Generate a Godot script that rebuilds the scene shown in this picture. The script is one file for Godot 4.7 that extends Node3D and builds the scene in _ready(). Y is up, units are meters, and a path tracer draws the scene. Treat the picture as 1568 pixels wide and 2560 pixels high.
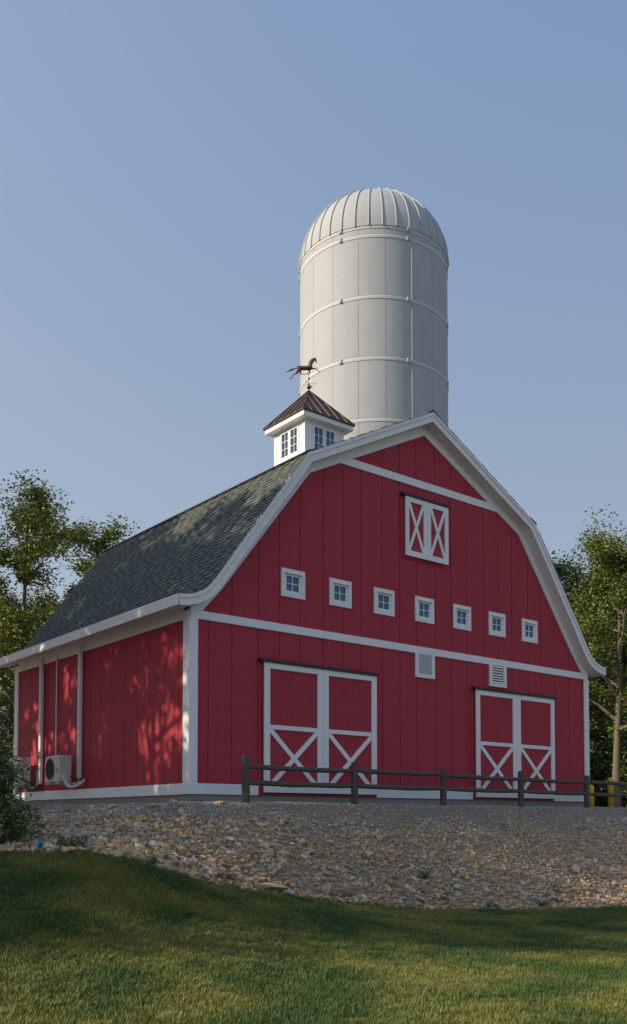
extends Node3D
# Metres, y up. The camera stands at x = 0, z = 0 with its eye at EYE; heights written as "above eye level" become world heights by adding EYE.

const EYE := 1.6
const TURN := 38.918            # the barn's turn about the vertical, degrees
const BARN_W := 12.6
const BARN_L := 8.575
const GROUND := 0.30            # the pad beside the barn, above eye level
const CORNER := Vector3(-2.334, 0.0, -17.5)

var rng := RandomNumberGenerator.new()
var M := {}
var taken := {}


# ------------------------------------------------------------------ mesh builder
class MB:
	var v := PackedVector3Array()
	var n := PackedVector3Array()
	var c := PackedColorArray()
	var xf := Transform3D()
	var off := Vector3.ZERO
	var col := Color(1, 1, 1)
	var colored := false

	func _init(o := Vector3.ZERO):
		off = o

	func trin(a: Vector3, b: Vector3, d: Vector3, na: Vector3, nb: Vector3, nd: Vector3):
		if xf.basis.determinant() < 0.0:                  # a mirrored copy: turn its faces round again
			var w := b
			b = d; d = w
			w = nb
			nb = nd; nd = w
		v.append(xf * a + off); v.append(xf * d + off); v.append(xf * b + off)
		n.append((xf.basis * na).normalized()); n.append((xf.basis * nd).normalized()); n.append((xf.basis * nb).normalized())
		if colored:
			c.append(col); c.append(col); c.append(col)

	func tri(a: Vector3, b: Vector3, d: Vector3):     # counter-clockwise seen from outside
		var k := (b - a).cross(d - a)
		trin(a, b, d, k, k, k)

	func quad(a: Vector3, b: Vector3, d: Vector3, e: Vector3):
		tri(a, b, d); tri(a, d, e)

	func box(lo: Vector3, hi: Vector3, ch := 0.0):
		if ch <= 0.0:
			var p := [Vector3(lo.x, lo.y, lo.z), Vector3(hi.x, lo.y, lo.z), Vector3(hi.x, hi.y, lo.z), Vector3(lo.x, hi.y, lo.z),
				Vector3(lo.x, lo.y, hi.z), Vector3(hi.x, lo.y, hi.z), Vector3(hi.x, hi.y, hi.z), Vector3(lo.x, hi.y, hi.z)]
			quad(p[4], p[5], p[6], p[7]); quad(p[1], p[0], p[3], p[2]); quad(p[5], p[1], p[2], p[6])
			quad(p[0], p[4], p[7], p[3]); quad(p[7], p[6], p[2], p[3]); quad(p[0], p[1], p[5], p[4])
			return
		var m := (lo + hi) * 0.5
		var h := (hi - lo) * 0.5
		var k := minf(ch, minf(h.x, minf(h.y, h.z)) * 0.49)
		var vert := func(sx, sy, sz, ax) -> Vector3:
			var q := Vector3(sx * (h.x - k), sy * (h.y - k), sz * (h.z - k))
			q[ax] += k * [sx, sy, sz][ax]
			return m + q
		for ax in 3:
			for s in [-1, 1]:
				var b1 := (ax + 1) % 3
				var b2 := (ax + 2) % 3
				var pts := []
				for t in [[-1, -1], [1, -1], [1, 1], [-1, 1]]:
					var sg := [0, 0, 0]
					sg[ax] = s; sg[b1] = t[0]; sg[b2] = t[1]
					pts.append(vert.call(sg[0], sg[1], sg[2], ax))
				if s < 0: pts.reverse()
				quad(pts[0], pts[1], pts[2], pts[3])
				for s2 in [-1, 1]:                        # edges between axes ax and b1, along b2
					var e := []
					for t in [[ax, -1], [b1, -1], [b1, 1], [ax, 1]]:
						var sg := [0, 0, 0]
						sg[ax] = s; sg[b1] = s2; sg[b2] = t[1]
						e.append(vert.call(sg[0], sg[1], sg[2], t[0]))
					if s * s2 < 0: e.reverse()
					quad(e[0], e[1], e[2], e[3])
		for sx in [-1, 1]:
			for sy in [-1, 1]:
				for sz in [-1, 1]:
					var a: Vector3 = vert.call(sx, sy, sz, 0)
					var b: Vector3 = vert.call(sx, sy, sz, 1)
					var d: Vector3 = vert.call(sx, sy, sz, 2)
					if sx * sy * sz > 0: tri(a, b, d)
					else: tri(a, d, b)

	func prism(poly: PackedVector2Array, z0: float, z1: float):
		var p := poly.duplicate()
		if Geometry2D.is_polygon_clockwise(p): p.reverse()
		var t := Geometry2D.triangulate_polygon(p)
		for i in range(0, t.size(), 3):
			var a := p[t[i]]; var b := p[t[i + 1]]; var d := p[t[i + 2]]
			if (b - a).cross(d - a) < 0.0:
				var w := b
				b = d; d = w
			tri(Vector3(a.x, a.y, z1), Vector3(b.x, b.y, z1), Vector3(d.x, d.y, z1))
			tri(Vector3(a.x, a.y, z0), Vector3(d.x, d.y, z0), Vector3(b.x, b.y, z0))
		for i in p.size():
			var a := p[i]; var b := p[(i + 1) % p.size()]
			quad(Vector3(a.x, a.y, z0), Vector3(b.x, b.y, z0), Vector3(b.x, b.y, z1), Vector3(a.x, a.y, z1))

	func bar(a: Vector3, b: Vector3, w: float, h: float, up := Vector3.UP, ch := 0.0):   # a squared bar from a to b
		var d := (b - a).normalized()
		var s := d.cross(up).normalized()
		var u := s.cross(d).normalized()
		var keep := xf
		xf = keep * Transform3D(Basis(s, u, -d), (a + b) * 0.5)
		var l := a.distance_to(b) * 0.5
		box(Vector3(-w * 0.5, -h * 0.5, -l), Vector3(w * 0.5, h * 0.5, l), ch)
		xf = keep

	func tube(pts: Array, radii: Array, sides := 8, caps := true):
		var rings := []
		var norms := []
		var side := Vector3.ZERO
		for i in pts.size():
			var a: Vector3 = pts[maxi(i - 1, 0)]
			var b: Vector3 = pts[mini(i + 1, pts.size() - 1)]
			var d := (b - a).normalized()
			if side == Vector3.ZERO:
				side = d.cross(Vector3.UP if absf(d.y) < 0.9 else Vector3.RIGHT).normalized()
			side = (side - d * side.dot(d)).normalized()
			var o := d.cross(side)
			var ring := []
			var nn := []
			for k in sides:
				var w := TAU * k / sides
				var q := side * cos(w) + o * sin(w)
				nn.append(q)
				ring.append((pts[i] as Vector3) + q * float(radii[i]))
			rings.append(ring); norms.append(nn)
		for i in pts.size() - 1:
			for k in sides:
				var j := (k + 1) % sides
				trin(rings[i][k], rings[i][j], rings[i + 1][j], norms[i][k], norms[i][j], norms[i + 1][j])
				trin(rings[i][k], rings[i + 1][j], rings[i + 1][k], norms[i][k], norms[i + 1][j], norms[i + 1][k])
		if caps:
			for k in sides:
				var j := (k + 1) % sides
				tri(pts[0], rings[0][j], rings[0][k])
				var e := pts.size() - 1
				tri(pts[e], rings[e][k], rings[e][j])

	func lathe(prof: Array, sides := 24, a0 := 0.0, a1 := TAU, smooth := true):   # prof: Vector2(radius, y) from the bottom up
		for i in prof.size() - 1:
			var p: Vector2 = prof[i]; var q: Vector2 = prof[i + 1]
			var e := q - p
			var pn := Vector2(e.y, -e.x).normalized()
			var na := pn; var nb := pn
			if smooth:
				if i > 0:
					var e0: Vector2 = p - (prof[i - 1] as Vector2)
					na = (pn + Vector2(e0.y, -e0.x).normalized()).normalized()
				if i < prof.size() - 2:
					var e1: Vector2 = (prof[i + 2] as Vector2) - q
					nb = (pn + Vector2(e1.y, -e1.x).normalized()).normalized()
			for k in sides:
				var w0 := a0 + (a1 - a0) * k / sides
				var w1 := a0 + (a1 - a0) * (k + 1) / sides
				var d0 := Vector3(sin(w0), 0, cos(w0)); var d1 := Vector3(sin(w1), 0, cos(w1))
				var A := d0 * p.x + Vector3(0, p.y, 0); var B := d1 * p.x + Vector3(0, p.y, 0)
				var C := d1 * q.x + Vector3(0, q.y, 0); var D := d0 * q.x + Vector3(0, q.y, 0)
				var nA := d0 * na.x + Vector3(0, na.y, 0); var nB := d1 * na.x + Vector3(0, na.y, 0)
				var nC := d1 * nb.x + Vector3(0, nb.y, 0); var nD := d0 * nb.x + Vector3(0, nb.y, 0)
				if p.x > 1e-5: trin(A, B, C, nA, nB, nC)
				if q.x > 1e-5: trin(A, C, D, nA, nC, nD)

	func mesh() -> ArrayMesh:
		var a := []
		a.resize(Mesh.ARRAY_MAX)
		a[Mesh.ARRAY_VERTEX] = v; a[Mesh.ARRAY_NORMAL] = n
		if colored: a[Mesh.ARRAY_COLOR] = c
		var m := ArrayMesh.new()
		m.add_surface_from_arrays(Mesh.PRIMITIVE_TRIANGLES, a)
		return m


func put(called: String, shape, mat: Material, parent: Node, xf := Transform3D()) -> MeshInstance3D:
	var o := MeshInstance3D.new()
	o.name = called
	o.mesh = shape.mesh() if shape is MB else shape
	o.material_override = mat
	o.transform = xf
	parent.add_child(o, true)
	return o


func group_part(called: String, parent: Node) -> Node3D:
	var o := Node3D.new()
	o.name = called
	parent.add_child(o, true)
	return o


func numbered(called: String) -> String:
	if not taken.has(called):
		taken[called] = 0
		return called
	taken[called] += 1
	return "%s_%03d" % [called, taken[called]]


func thing(called: String, label: String, category: String, at := Vector3.ZERO, turn := 0.0, group := "") -> Node3D:
	var o := Node3D.new()
	o.name = numbered(called)
	add_child(o)
	o.position = at
	o.rotation_degrees.y = turn
	tag(o, label, category, group)
	return o


func tag(o: Node, label: String, category: String, group := ""):
	o.set_meta("label", label)
	o.set_meta("category", category)
	if group: o.set_meta("group", group)


func lin(r: float, g: float, b: float) -> Color:
	return Color(r, g, b).linear_to_srgb()


func noise_image(seed_: int, freq: float, size := 256, octaves := 4, kind := FastNoiseLite.TYPE_SIMPLEX_SMOOTH) -> Image:
	var f := FastNoiseLite.new()
	f.seed = seed_; f.frequency = freq; f.noise_type = kind
	f.fractal_octaves = octaves
	return f.get_seamless_image(size, size)


func tinted(img: Image, a: Color, b: Color) -> ImageTexture:      # grey noise to a ramp between two sRGB colours
	var o := Image.create(img.get_width(), img.get_height(), true, Image.FORMAT_RGB8)
	for y in img.get_height():
		for x in img.get_width():
			o.set_pixel(x, y, a.lerp(b, img.get_pixel(x, y).r))
	o.generate_mipmaps()
	return ImageTexture.create_from_image(o)


func bump(img: Image, strength: float) -> ImageTexture:
	var o := img.duplicate()
	o.convert(Image.FORMAT_RGBA8)
	o.bump_map_to_normal_map(strength)
	return ImageTexture.create_from_image(o)


func mat(color: Color, rough := 0.7, metal := 0.0, tex: Texture2D = null, nrm: Texture2D = null, scale := Vector3.ONE, nscale := 1.0, world := false) -> StandardMaterial3D:
	var m := StandardMaterial3D.new()
	m.albedo_color = color; m.roughness = rough; m.metallic = metal
	if tex: m.albedo_texture = tex
	if nrm:
		m.normal_enabled = true; m.normal_texture = nrm; m.normal_scale = nscale
	if tex or nrm:
		m.uv1_triplanar = true
		m.uv1_world_triplanar = world
		m.uv1_scale = scale
	return m


func vmat(rough := 0.8, tex: Texture2D = null, scale := Vector3.ONE) -> StandardMaterial3D:
	var m := mat(Color.WHITE, rough, 0.0, tex, null, scale)
	m.vertex_color_use_as_albedo = true
	return m


func make_materials():
	var n1 := noise_image(3, 0.02, 256, 5)
	var n2 := noise_image(9, 0.06, 256, 4)
	var n3 := noise_image(5, 0.11, 256, 3)
	var soft := tinted(n1, Color(0.955, 0.955, 0.955), Color(1, 1, 1))
	var grain := tinted(n2, Color(0.82, 0.82, 0.82), Color(1, 1, 1))
	var gritty := tinted(n3, Color(0.74, 0.74, 0.74), Color(1, 1, 1))
	var board := tinted(n2, Color(0.80, 0.78, 0.78), Color(1, 1, 1))
	var b2 := bump(n2, 3.0)
	var b3 := bump(n3, 4.0)
	M.red = mat(lin(0.54, 0.060, 0.088), 0.7, 0.0, board, b2, Vector3(7.0, 0.22, 7.0), 0.5)
	M.red.metallic_specular = 0.35
	M.white = mat(lin(0.87, 0.87, 0.86), 0.45, 0.0, soft, null, Vector3(0.9, 0.9, 0.9))
	M.soffit = mat(lin(0.84, 0.83, 0.81), 0.6, 0.0, soft, null, Vector3(0.7, 0.7, 0.7))
	M.steel = mat(lin(0.44, 0.465, 0.475), 0.75, 0.0, soft, null, Vector3(0.25, 0.12, 0.25))
	M.steel2 = mat(lin(0.425, 0.45, 0.46), 0.75, 0.0, soft, null, Vector3(0.25, 0.12, 0.25))
	M.hoop = mat(lin(0.54, 0.56, 0.565), 0.75)
	M.track = mat(lin(0.03, 0.024, 0.024), 0.45, 0.3)
	M.concrete = mat(lin(0.36, 0.35, 0.32), 0.9, 0.0, grain, b3, Vector3(1.3, 1.3, 1.3), 0.5)
	M.copper = mat(lin(0.085, 0.064, 0.056), 0.55, 0.35, grain, null, Vector3(2.0, 2.0, 2.0))
	M.copper_seam = mat(lin(0.15, 0.085, 0.065), 0.55, 0.4)
	M.bronze = mat(lin(0.25, 0.125, 0.085), 0.38, 0.75, gritty, null, Vector3(6, 6, 6))
	M.bronze_pale = mat(lin(0.36, 0.27, 0.16), 0.45, 0.6)
	M.wood = mat(lin(0.145, 0.118, 0.100), 0.9, 0.0, gritty, b3, Vector3(5, 5, 5), 0.9)
	M.yellow = mat(lin(0.80, 0.54, 0.010), 0.45, 0.0, soft, null, Vector3(1.5, 1.5, 1.5))
	M.beige = mat(lin(0.62, 0.57, 0.47), 0.5, 0.0, soft, null, Vector3(2, 2, 2))
	M.grille = mat(lin(0.10, 0.10, 0.105), 0.5)
	M.painted_dark = mat(lin(0.02, 0.02, 0.02), 0.9)  # near-black colour that paints the shade inside vents and fans
	M.black = mat(lin(0.018, 0.018, 0.018), 0.5)
	M.hose = mat(lin(0.72, 0.71, 0.67), 0.6)
	M.blue = mat(lin(0.02, 0.28, 0.66), 0.4)
	M.teal = mat(lin(0.012, 0.05, 0.055), 0.5)
	M.bark = mat(lin(0.26, 0.205, 0.155), 0.95, 0.0, gritty, b3, Vector3(2.2, 0.6, 2.2), 1.0)
	M.lawn = mat(lin(0.060, 0.066, 0.022), 1.0, 0.0, gritty, null, Vector3(0.9, 0.9, 0.9), 1.0, true)
	M.dirt = mat(lin(0.36, 0.28, 0.19), 1.0, 0.0, gritty, b3, Vector3(1.6, 1.6, 1.6), 1.0, true)
	M.pad = mat(lin(0.40, 0.385, 0.355), 1.0, 0.0, gritty, b3, Vector3(3.0, 3.0, 3.0), 1.0, true)
	M.mulch = mat(lin(0.20, 0.14, 0.085), 1.0, 0.0, gritty, b3, Vector3(5.0, 5.0, 5.0), 1.0, true)
	M.tint = vmat(0.9, grain, Vector3(7, 7, 7))
	M.shingle = vmat(0.95, gritty, Vector3(9, 9, 9))
	M.grass = vmat(0.6)
	M.grass.backlight_enabled = true
	M.grass.backlight = Color(0.18, 0.22, 0.05)
	M.leaf = vmat(0.55)
	M.leaf.backlight_enabled = true
	M.leaf.backlight = Color(0.30, 0.36, 0.10)
	M.shingle_tones = []
	for t in [lin(0.160, 0.188, 0.170), lin(0.104, 0.126, 0.120), lin(0.186, 0.210, 0.182), lin(0.080, 0.100, 0.098)]:  # the darker tones paint the shadow of the gaps between raised tabs
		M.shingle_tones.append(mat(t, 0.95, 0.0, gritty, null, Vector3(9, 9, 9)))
	M.stone_tones = []
	for t in [lin(0.62, 0.44, 0.25), lin(0.54, 0.41, 0.27), lin(0.66, 0.43, 0.19), lin(0.50, 0.33, 0.21), lin(0.72, 0.57, 0.39), lin(0.34, 0.25, 0.17), lin(0.52, 0.46, 0.38)]:
		M.stone_tones.append(mat(t, 0.9, 0.0, grain, b3, Vector3(4, 4, 4), 0.8))
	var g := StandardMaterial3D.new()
	g.albedo_color = Color(0.22, 0.38, 0.50, 0.72)  # blue tint stands in for the sky reflected in the panes
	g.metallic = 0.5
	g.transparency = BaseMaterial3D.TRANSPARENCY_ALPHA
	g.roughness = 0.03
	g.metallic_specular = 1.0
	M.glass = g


# ------------------------------------------------------------------ land
const EDGE_X := [-300.0, -14.0, -8.0, -4.216, -3.152, -2.68, -2.156, -1.621, -1.072, -0.60, -0.189, 0.51, 1.629, 2.868, 5.235, 5.807, 12.0, 300.0]
const EDGE_D := [12.5, 12.5, 12.5, 12.6, 12.8, 12.9, 13.1, 13.3, 13.6, 13.75, 14.3, 14.8, 15.5, 16.2, 17.2, 17.4, 19.0, 19.0]
const EDGE_Y := [-0.42, -0.42, -0.44, -0.449, -0.451, -0.526, -0.684, -0.887, -1.028, -1.09, -1.214, -1.345, -1.526, -1.595, -1.657, -1.64, -1.62, -1.62]
const CREST_X := [-300.0, -20.0, -8.1, -3.4, -2.39, -1.227, 7.1, 20.0, 300.0]
const CREST_D := [40.0, 38.0, 23.1, 17.2, 16.1, 16.55, 24.0, 35.5, 40.0]
const CREST_Y := [0.28, 0.28, 0.28, 0.27, 0.26, 0.265, 0.265, 0.265, 0.265]

var bumps := FastNoiseLite.new()


func along(xs: Array, ys: Array, x: float) -> float:
	if x <= xs[0]: return ys[0]
	for i in range(1, xs.size()):
		if x <= xs[i]:
			return lerpf(ys[i - 1], ys[i], (x - xs[i - 1]) / (xs[i] - xs[i - 1]))
	return ys[-1]


func edge_d(x: float) -> float:
	return along(EDGE_X, EDGE_D, x)


func land(x: float, d: float) -> float:              # height above eye level at x, depth d
	var de := along(EDGE_X, EDGE_D, x)
	var ye := along(EDGE_X, EDGE_Y, x)
	if d <= de:
		var t := clampf((d - 6.5) / (de - 6.5), 0.0, 1.0)
		return lerpf(-1.585, ye, pow(t, 1.2)) + bumps.get_noise_2d(x * 6.0, d * 6.0) * 0.035 * clampf((de - d) * 2.0, 0.0, 1.0)
	var dc := along(CREST_X, CREST_D, x)
	var yc := along(CREST_X, CREST_Y, x)
	if d <= dc:
		var t := (d - de) / (dc - de)
		return lerpf(ye, yc, 1.22 * t - 0.22 * t * t) + bumps.get_noise_2d(x * 14.0 + 50.0, d * 14.0) * 0.09 * sin(PI * t)
	return yc + 0.09 * clampf((d - dc) / 1.5, 0.0, 1.0) * (1.0 if x > -2.4 else 0.45)


func ground_at(x: float, d: float) -> Vector3:
	return Vector3(x, EYE + land(x, d), -d)


func strip(called: String, material: Material, xs: Array, rows: Callable, count: int) -> MeshInstance3D:
	var b := MB.new()
	for i in xs.size() - 1:
		for j in count - 1:
			var p := []
			for q in [[0, 0], [1, 0], [1, 1], [0, 1]]:
				var x: float = xs[i + q[0]]
				var d: float = rows.call(x, j + q[1])
				p.append(ground_at(x, d))
			b.quad(p[0], p[1], p[2], p[3])
	var o := put(called, b, material, self)
	o.set_meta("kind", "structure")
	return o


func spread(lo: float, hi: float, step: float) -> Array:
	var a := [-600.0, -200.0, -80.0, -40.0, -25.0]
	var x := lo
	while x <= hi + 0.001:
		a.append(x); x += step
	a.append_array([25.0, 40.0, 80.0, 200.0, 600.0])
	return a


func build_land() -> Node3D:
	bumps.seed = 4; bumps.frequency = 0.03; bumps.fractal_octaves = 3
	var xs := spread(-14.0, 16.0, 0.25)
	var near := [-400.0, -120.0, -40.0, -12.0, 0.0, 3.0, 5.0, 6.5]
	strip("lawn", M.lawn, xs, func(x, j): return near[j] if j < 8 else lerpf(6.5, edge_d(x), (j - 7) / 32.0), 40)
	var slope := strip("rock_slope", M.dirt, xs, func(x, j): return lerpf(edge_d(x) + 0.0001, along(CREST_X, CREST_D, x), j / 30.0), 31)
	var far := [0.0001, 0.5, 1.0, 1.5, 2.5, 5.0, 10.0, 20.0, 50.0, 150.0, 600.0]
	strip("gravel_pad", M.pad, xs, func(x, j): return along(CREST_X, CREST_D, x) + far[j], 11)
	return slope


# ------------------------------------------------------------------ stones and grass
func rock_mesh(seed_: int, flat := 0.7) -> ArrayMesh:       # a broken stone: a ball of points cut by random planes
	var r := RandomNumberGenerator.new()
	r.seed = seed_
	var ico := SphereMesh.new()
	ico.radial_segments = 6; ico.rings = 3; ico.radius = 0.5; ico.height = 1.0
	var a := ico.get_mesh_arrays()
	var vs: PackedVector3Array = a[Mesh.ARRAY_VERTEX]
	var ix: PackedInt32Array = a[Mesh.ARRAY_INDEX]
	var planes := []
	for i in 9:
		planes.append([Vector3(r.randfn(), r.randfn(), r.randfn()).normalized(), r.randf_range(0.13, 0.36)])
	for i in vs.size():
		var p := vs[i]
		for q in planes:
			var over: float = p.dot(q[0]) - q[1]
			if over > 0.0: p -= q[0] * over
		p.y *= flat
		vs[i] = p
	var b := MB.new()
	for i in range(0, ix.size(), 3):
		var p := vs[ix[i]]; var q := vs[ix[i + 1]]; var s := vs[ix[i + 2]]
		if (q - p).cross(s - p).length() > 1e-5:
			b.tri(p, s, q)
	return b.mesh()


func stone_color(r: RandomNumberGenerator, grey: float) -> Color:
	var pick := [Color(0.66, 0.49, 0.31), Color(0.60, 0.47, 0.33), Color(0.68, 0.43, 0.17), Color(0.52, 0.34, 0.20), Color(0.74, 0.58, 0.38), Color(0.34, 0.24, 0.15), Color(0.60, 0.39, 0.18), Color(0.48, 0.40, 0.30)]
	var c: Color = pick[r.randi() % pick.size()]
	if r.randf() < grey:
		c = [Color(0.42, 0.41, 0.39), Color(0.52, 0.51, 0.49), Color(0.33, 0.33, 0.325), Color(0.44, 0.39, 0.33)][r.randi() % 4]
	var k := r.randf_range(0.80, 1.25)
	return Color(c.r * k, c.g * k, c.b * k)


func multi(called: String, mesh: Mesh, spots: Array, material: Material, parent: Node) -> MultiMeshInstance3D:   # spots: [Transform3D, Color]
	var mm := MultiMesh.new()
	mm.transform_format = MultiMesh.TRANSFORM_3D
	mm.use_colors = true
	mm.mesh = mesh
	mm.instance_count = spots.size()
	for i in spots.size():
		mm.set_instance_transform(i, spots[i][0])
		mm.set_instance_color(i, spots[i][1])
	var o := MultiMeshInstance3D.new()
	o.name = called
	o.multimesh = mm
	o.material_override = material
	parent.add_child(o, true)
	o.set_meta("kind", "stuff")
	return o


func tumble(r: RandomNumberGenerator, lean := 0.5) -> Basis:
	return Basis(Vector3.UP, r.randf() * TAU) * Basis(Vector3(r.randfn(), 0.2, r.randfn()).normalized(), r.randfn() * lean)


func build_stones(slope: Node3D):
	var r := RandomNumberGenerator.new()
	r.seed = 71
	var patch := FastNoiseLite.new()
	patch.seed = 12; patch.frequency = 0.55; patch.fractal_octaves = 3
	var all := []
	var gravel := []
	for i in 100000:
		var x := r.randf_range(-9.0, 13.0)
		var d := r.randf_range(12.5, 26.0)
		var de := edge_d(x)
		var dc := along(CREST_X, CREST_D, x)
		if d < de - 0.05 or d > dc + 0.4: continue
		if absf(x) > d * 0.44 + 0.8: continue
		var t := (d - de) / (dc - de)
		var n := patch.get_noise_2d(x, d)
		var left := clampf((2.2 - x) / 3.6, 0.0, 1.0)
		var g := clampf((t - (0.70 - 0.16 * left) + n * 0.30) / 0.22, 0.0, 1.0)        # share of fine grey gravel near the top
		if r.randf() < g * 0.93:
			continue
		var s := lerpf(0.074, 0.098, left) * lerpf(1.12, 0.62, clampf(t, 0.0, 1.0)) * exp(r.randfn() * 0.38)
		s = minf(s, 0.34)
		all.append([s, x, d, g])
	all.sort_custom(func(p, q): return p[0] > q[0])
	var shapes := []
	for k in 8: shapes.append(rock_mesh(100 + k, 0.72))
	var rubble := []
	for i in all.size():
		var e: Array = all[i]
		var s: float = e[0]
		var p := ground_at(e[1], e[2])
		p.y += s * 0.12
		var stretch := Vector3(r.randf_range(1.0, 1.5), r.randf_range(0.6, 1.0), r.randf_range(0.8, 1.15)) * s
		var b := tumble(r, 0.45) * Basis.from_scale(stretch)
		if i < 298:
			put("stone", shapes[i % 8], M.stone_tones[r.randi() % 7], slope, Transform3D(b, p))
		else:
			rubble.append([Transform3D(b, p), stone_color(r, 0.10 + 0.4 * float(e[3]))])
	multi("rubble", rock_mesh(131, 0.74), rubble, M.tint, slope)
	for i in 150000:
		var x := r.randf_range(-8.5, 12.0)
		var d := r.randf_range(12.6, 27.0)
		var de := edge_d(x)
		var dc := along(CREST_X, CREST_D, x)
		if d < de or d > dc + 1.0 or absf(x) > d * 0.42 + 0.6: continue
		var t := (d - de) / (dc - de)
		var left := clampf((2.2 - x) / 3.6, 0.0, 1.0)
		if t < 0.40 - 0.15 * left and r.randf() < 0.75: continue
		var s := r.randf_range(0.022, 0.052)
		var p := ground_at(x, d)
		p.y += s * 0.2
		gravel.append([Transform3D(tumble(r, 1.0) * Basis.from_scale(Vector3(s * 1.2, s * 0.8, s)), p), stone_color(r, 0.20 + 0.62 * clampf((t - 0.45) / 0.35, 0.0, 1.0))])
	multi("gravel", rock_mesh(140, 0.8), gravel, M.tint, slope)
	print("stones ", all.size(), " gravel ", gravel.size())


func boulder(label: String, x: float, d: float, size: Vector3, turn: float, tone: int, seed_: int, sink := 0.3):
	var p := ground_at(x, d)
	var o := put(numbered("boulder"), rock_mesh(seed_, 0.8), M.stone_tones[tone], self, Transform3D(Basis(Vector3.UP, deg_to_rad(turn)) * Basis.from_scale(size), p + Vector3(0, size.y * (0.5 - sink) * 0.7, 0)))
	tag(o, label, "boulder", "")


func tuft_mesh(seed_: int, blades: int, high: float, wide: float, reach: float) -> ArrayMesh:
	var r := RandomNumberGenerator.new()
	r.seed = seed_
	var b := MB.new()
	b.colored = true
	for i in blades:
		var w := r.randf() * TAU
		var base := Vector3(cos(w), 0, sin(w)) * reach * sqrt(r.randf())
		var dir := Vector3(r.randfn(), 0, r.randfn()).normalized()
		var h := high * r.randf_range(0.55, 1.15)
		var side := dir.cross(Vector3.UP) * wide * 0.5
		var m := base + Vector3(0, h * 0.6, 0) + dir * h * 0.14
		var tip := base + Vector3(0, h, 0) + dir * h * r.randf_range(0.25, 0.75)
		var k := r.randf_range(0.5, 1.4)
		b.col = Color(k, k, k)
		if r.randf() < 0.12: b.col = Color(2.0, 1.4, 1.1)
		b.quad(base - side, base + side, m + side * 0.8, m - side * 0.8)
		b.tri(m - side * 0.8, m + side * 0.8, tip)
	return b.mesh()


func build_grass():
	var r := RandomNumberGenerator.new()
	r.seed = 23
	var patch := FastNoiseLite.new()
	patch.seed = 5; patch.frequency = 0.5; patch.fractal_octaves = 4
	var spots := []
	for i in 270000:
		var d := sqrt(r.randf_range(5.4 * 5.4, 19.0 * 19.0))
		var x := r.randf_range(-1.0, 1.0) * (d * 0.42 + 3.0)
		var de := edge_d(x)
		if d > de + 0.02 + 0.10 * bumps.get_noise_1d(x * 40.0): continue
		var bare := Vector2((x - 0.28) / 0.30, (d - 8.75) / 0.20).length()          # the worn spot in the lawn
		if bare < 1.0 and r.randf() < 0.75: continue
		var n := patch.get_noise_2d(x, d)
		var dry := clampf(0.45 + n * 1.5, 0.0, 1.0)
		var c := Color(0.070, 0.136, 0.024).lerp(Color(0.240, 0.245, 0.050), dry)
		var k := r.randf_range(0.8, 1.2)
		var s := r.randf_range(0.6, 1.55) * (1.0 + 0.45 * patch.get_noise_2d(x * 3.0 + 30.0, d * 3.0))
		var p := ground_at(x, d)
		spots.append([Transform3D(Basis(Vector3.UP, r.randf() * TAU) * Basis.from_scale(Vector3(1, s, 1)), p), Color(c.r * k, c.g * k, c.b * k)])
	var o := multi("grass", tuft_mesh(8, 20, 0.046, 0.0056, 0.055), spots, M.grass, self)
	tag(o, "short mown grass covering the lawn below the rocky bank", "grass")
	print("grass ", spots.size())


# ------------------------------------------------------------------ trees
func leaf(b: MB, at: Vector3, dir: Vector3, up: Vector3, l: float, w: float):
	var s := dir.cross(up).normalized()
	var m := at + dir * l * 0.5
	var k := s.cross(dir) * w * 0.25
	b.tri(at, m + s * w * 0.5 + k, at + dir * l)
	b.tri(at, at + dir * l, m - s * w * 0.5 + k)


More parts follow.
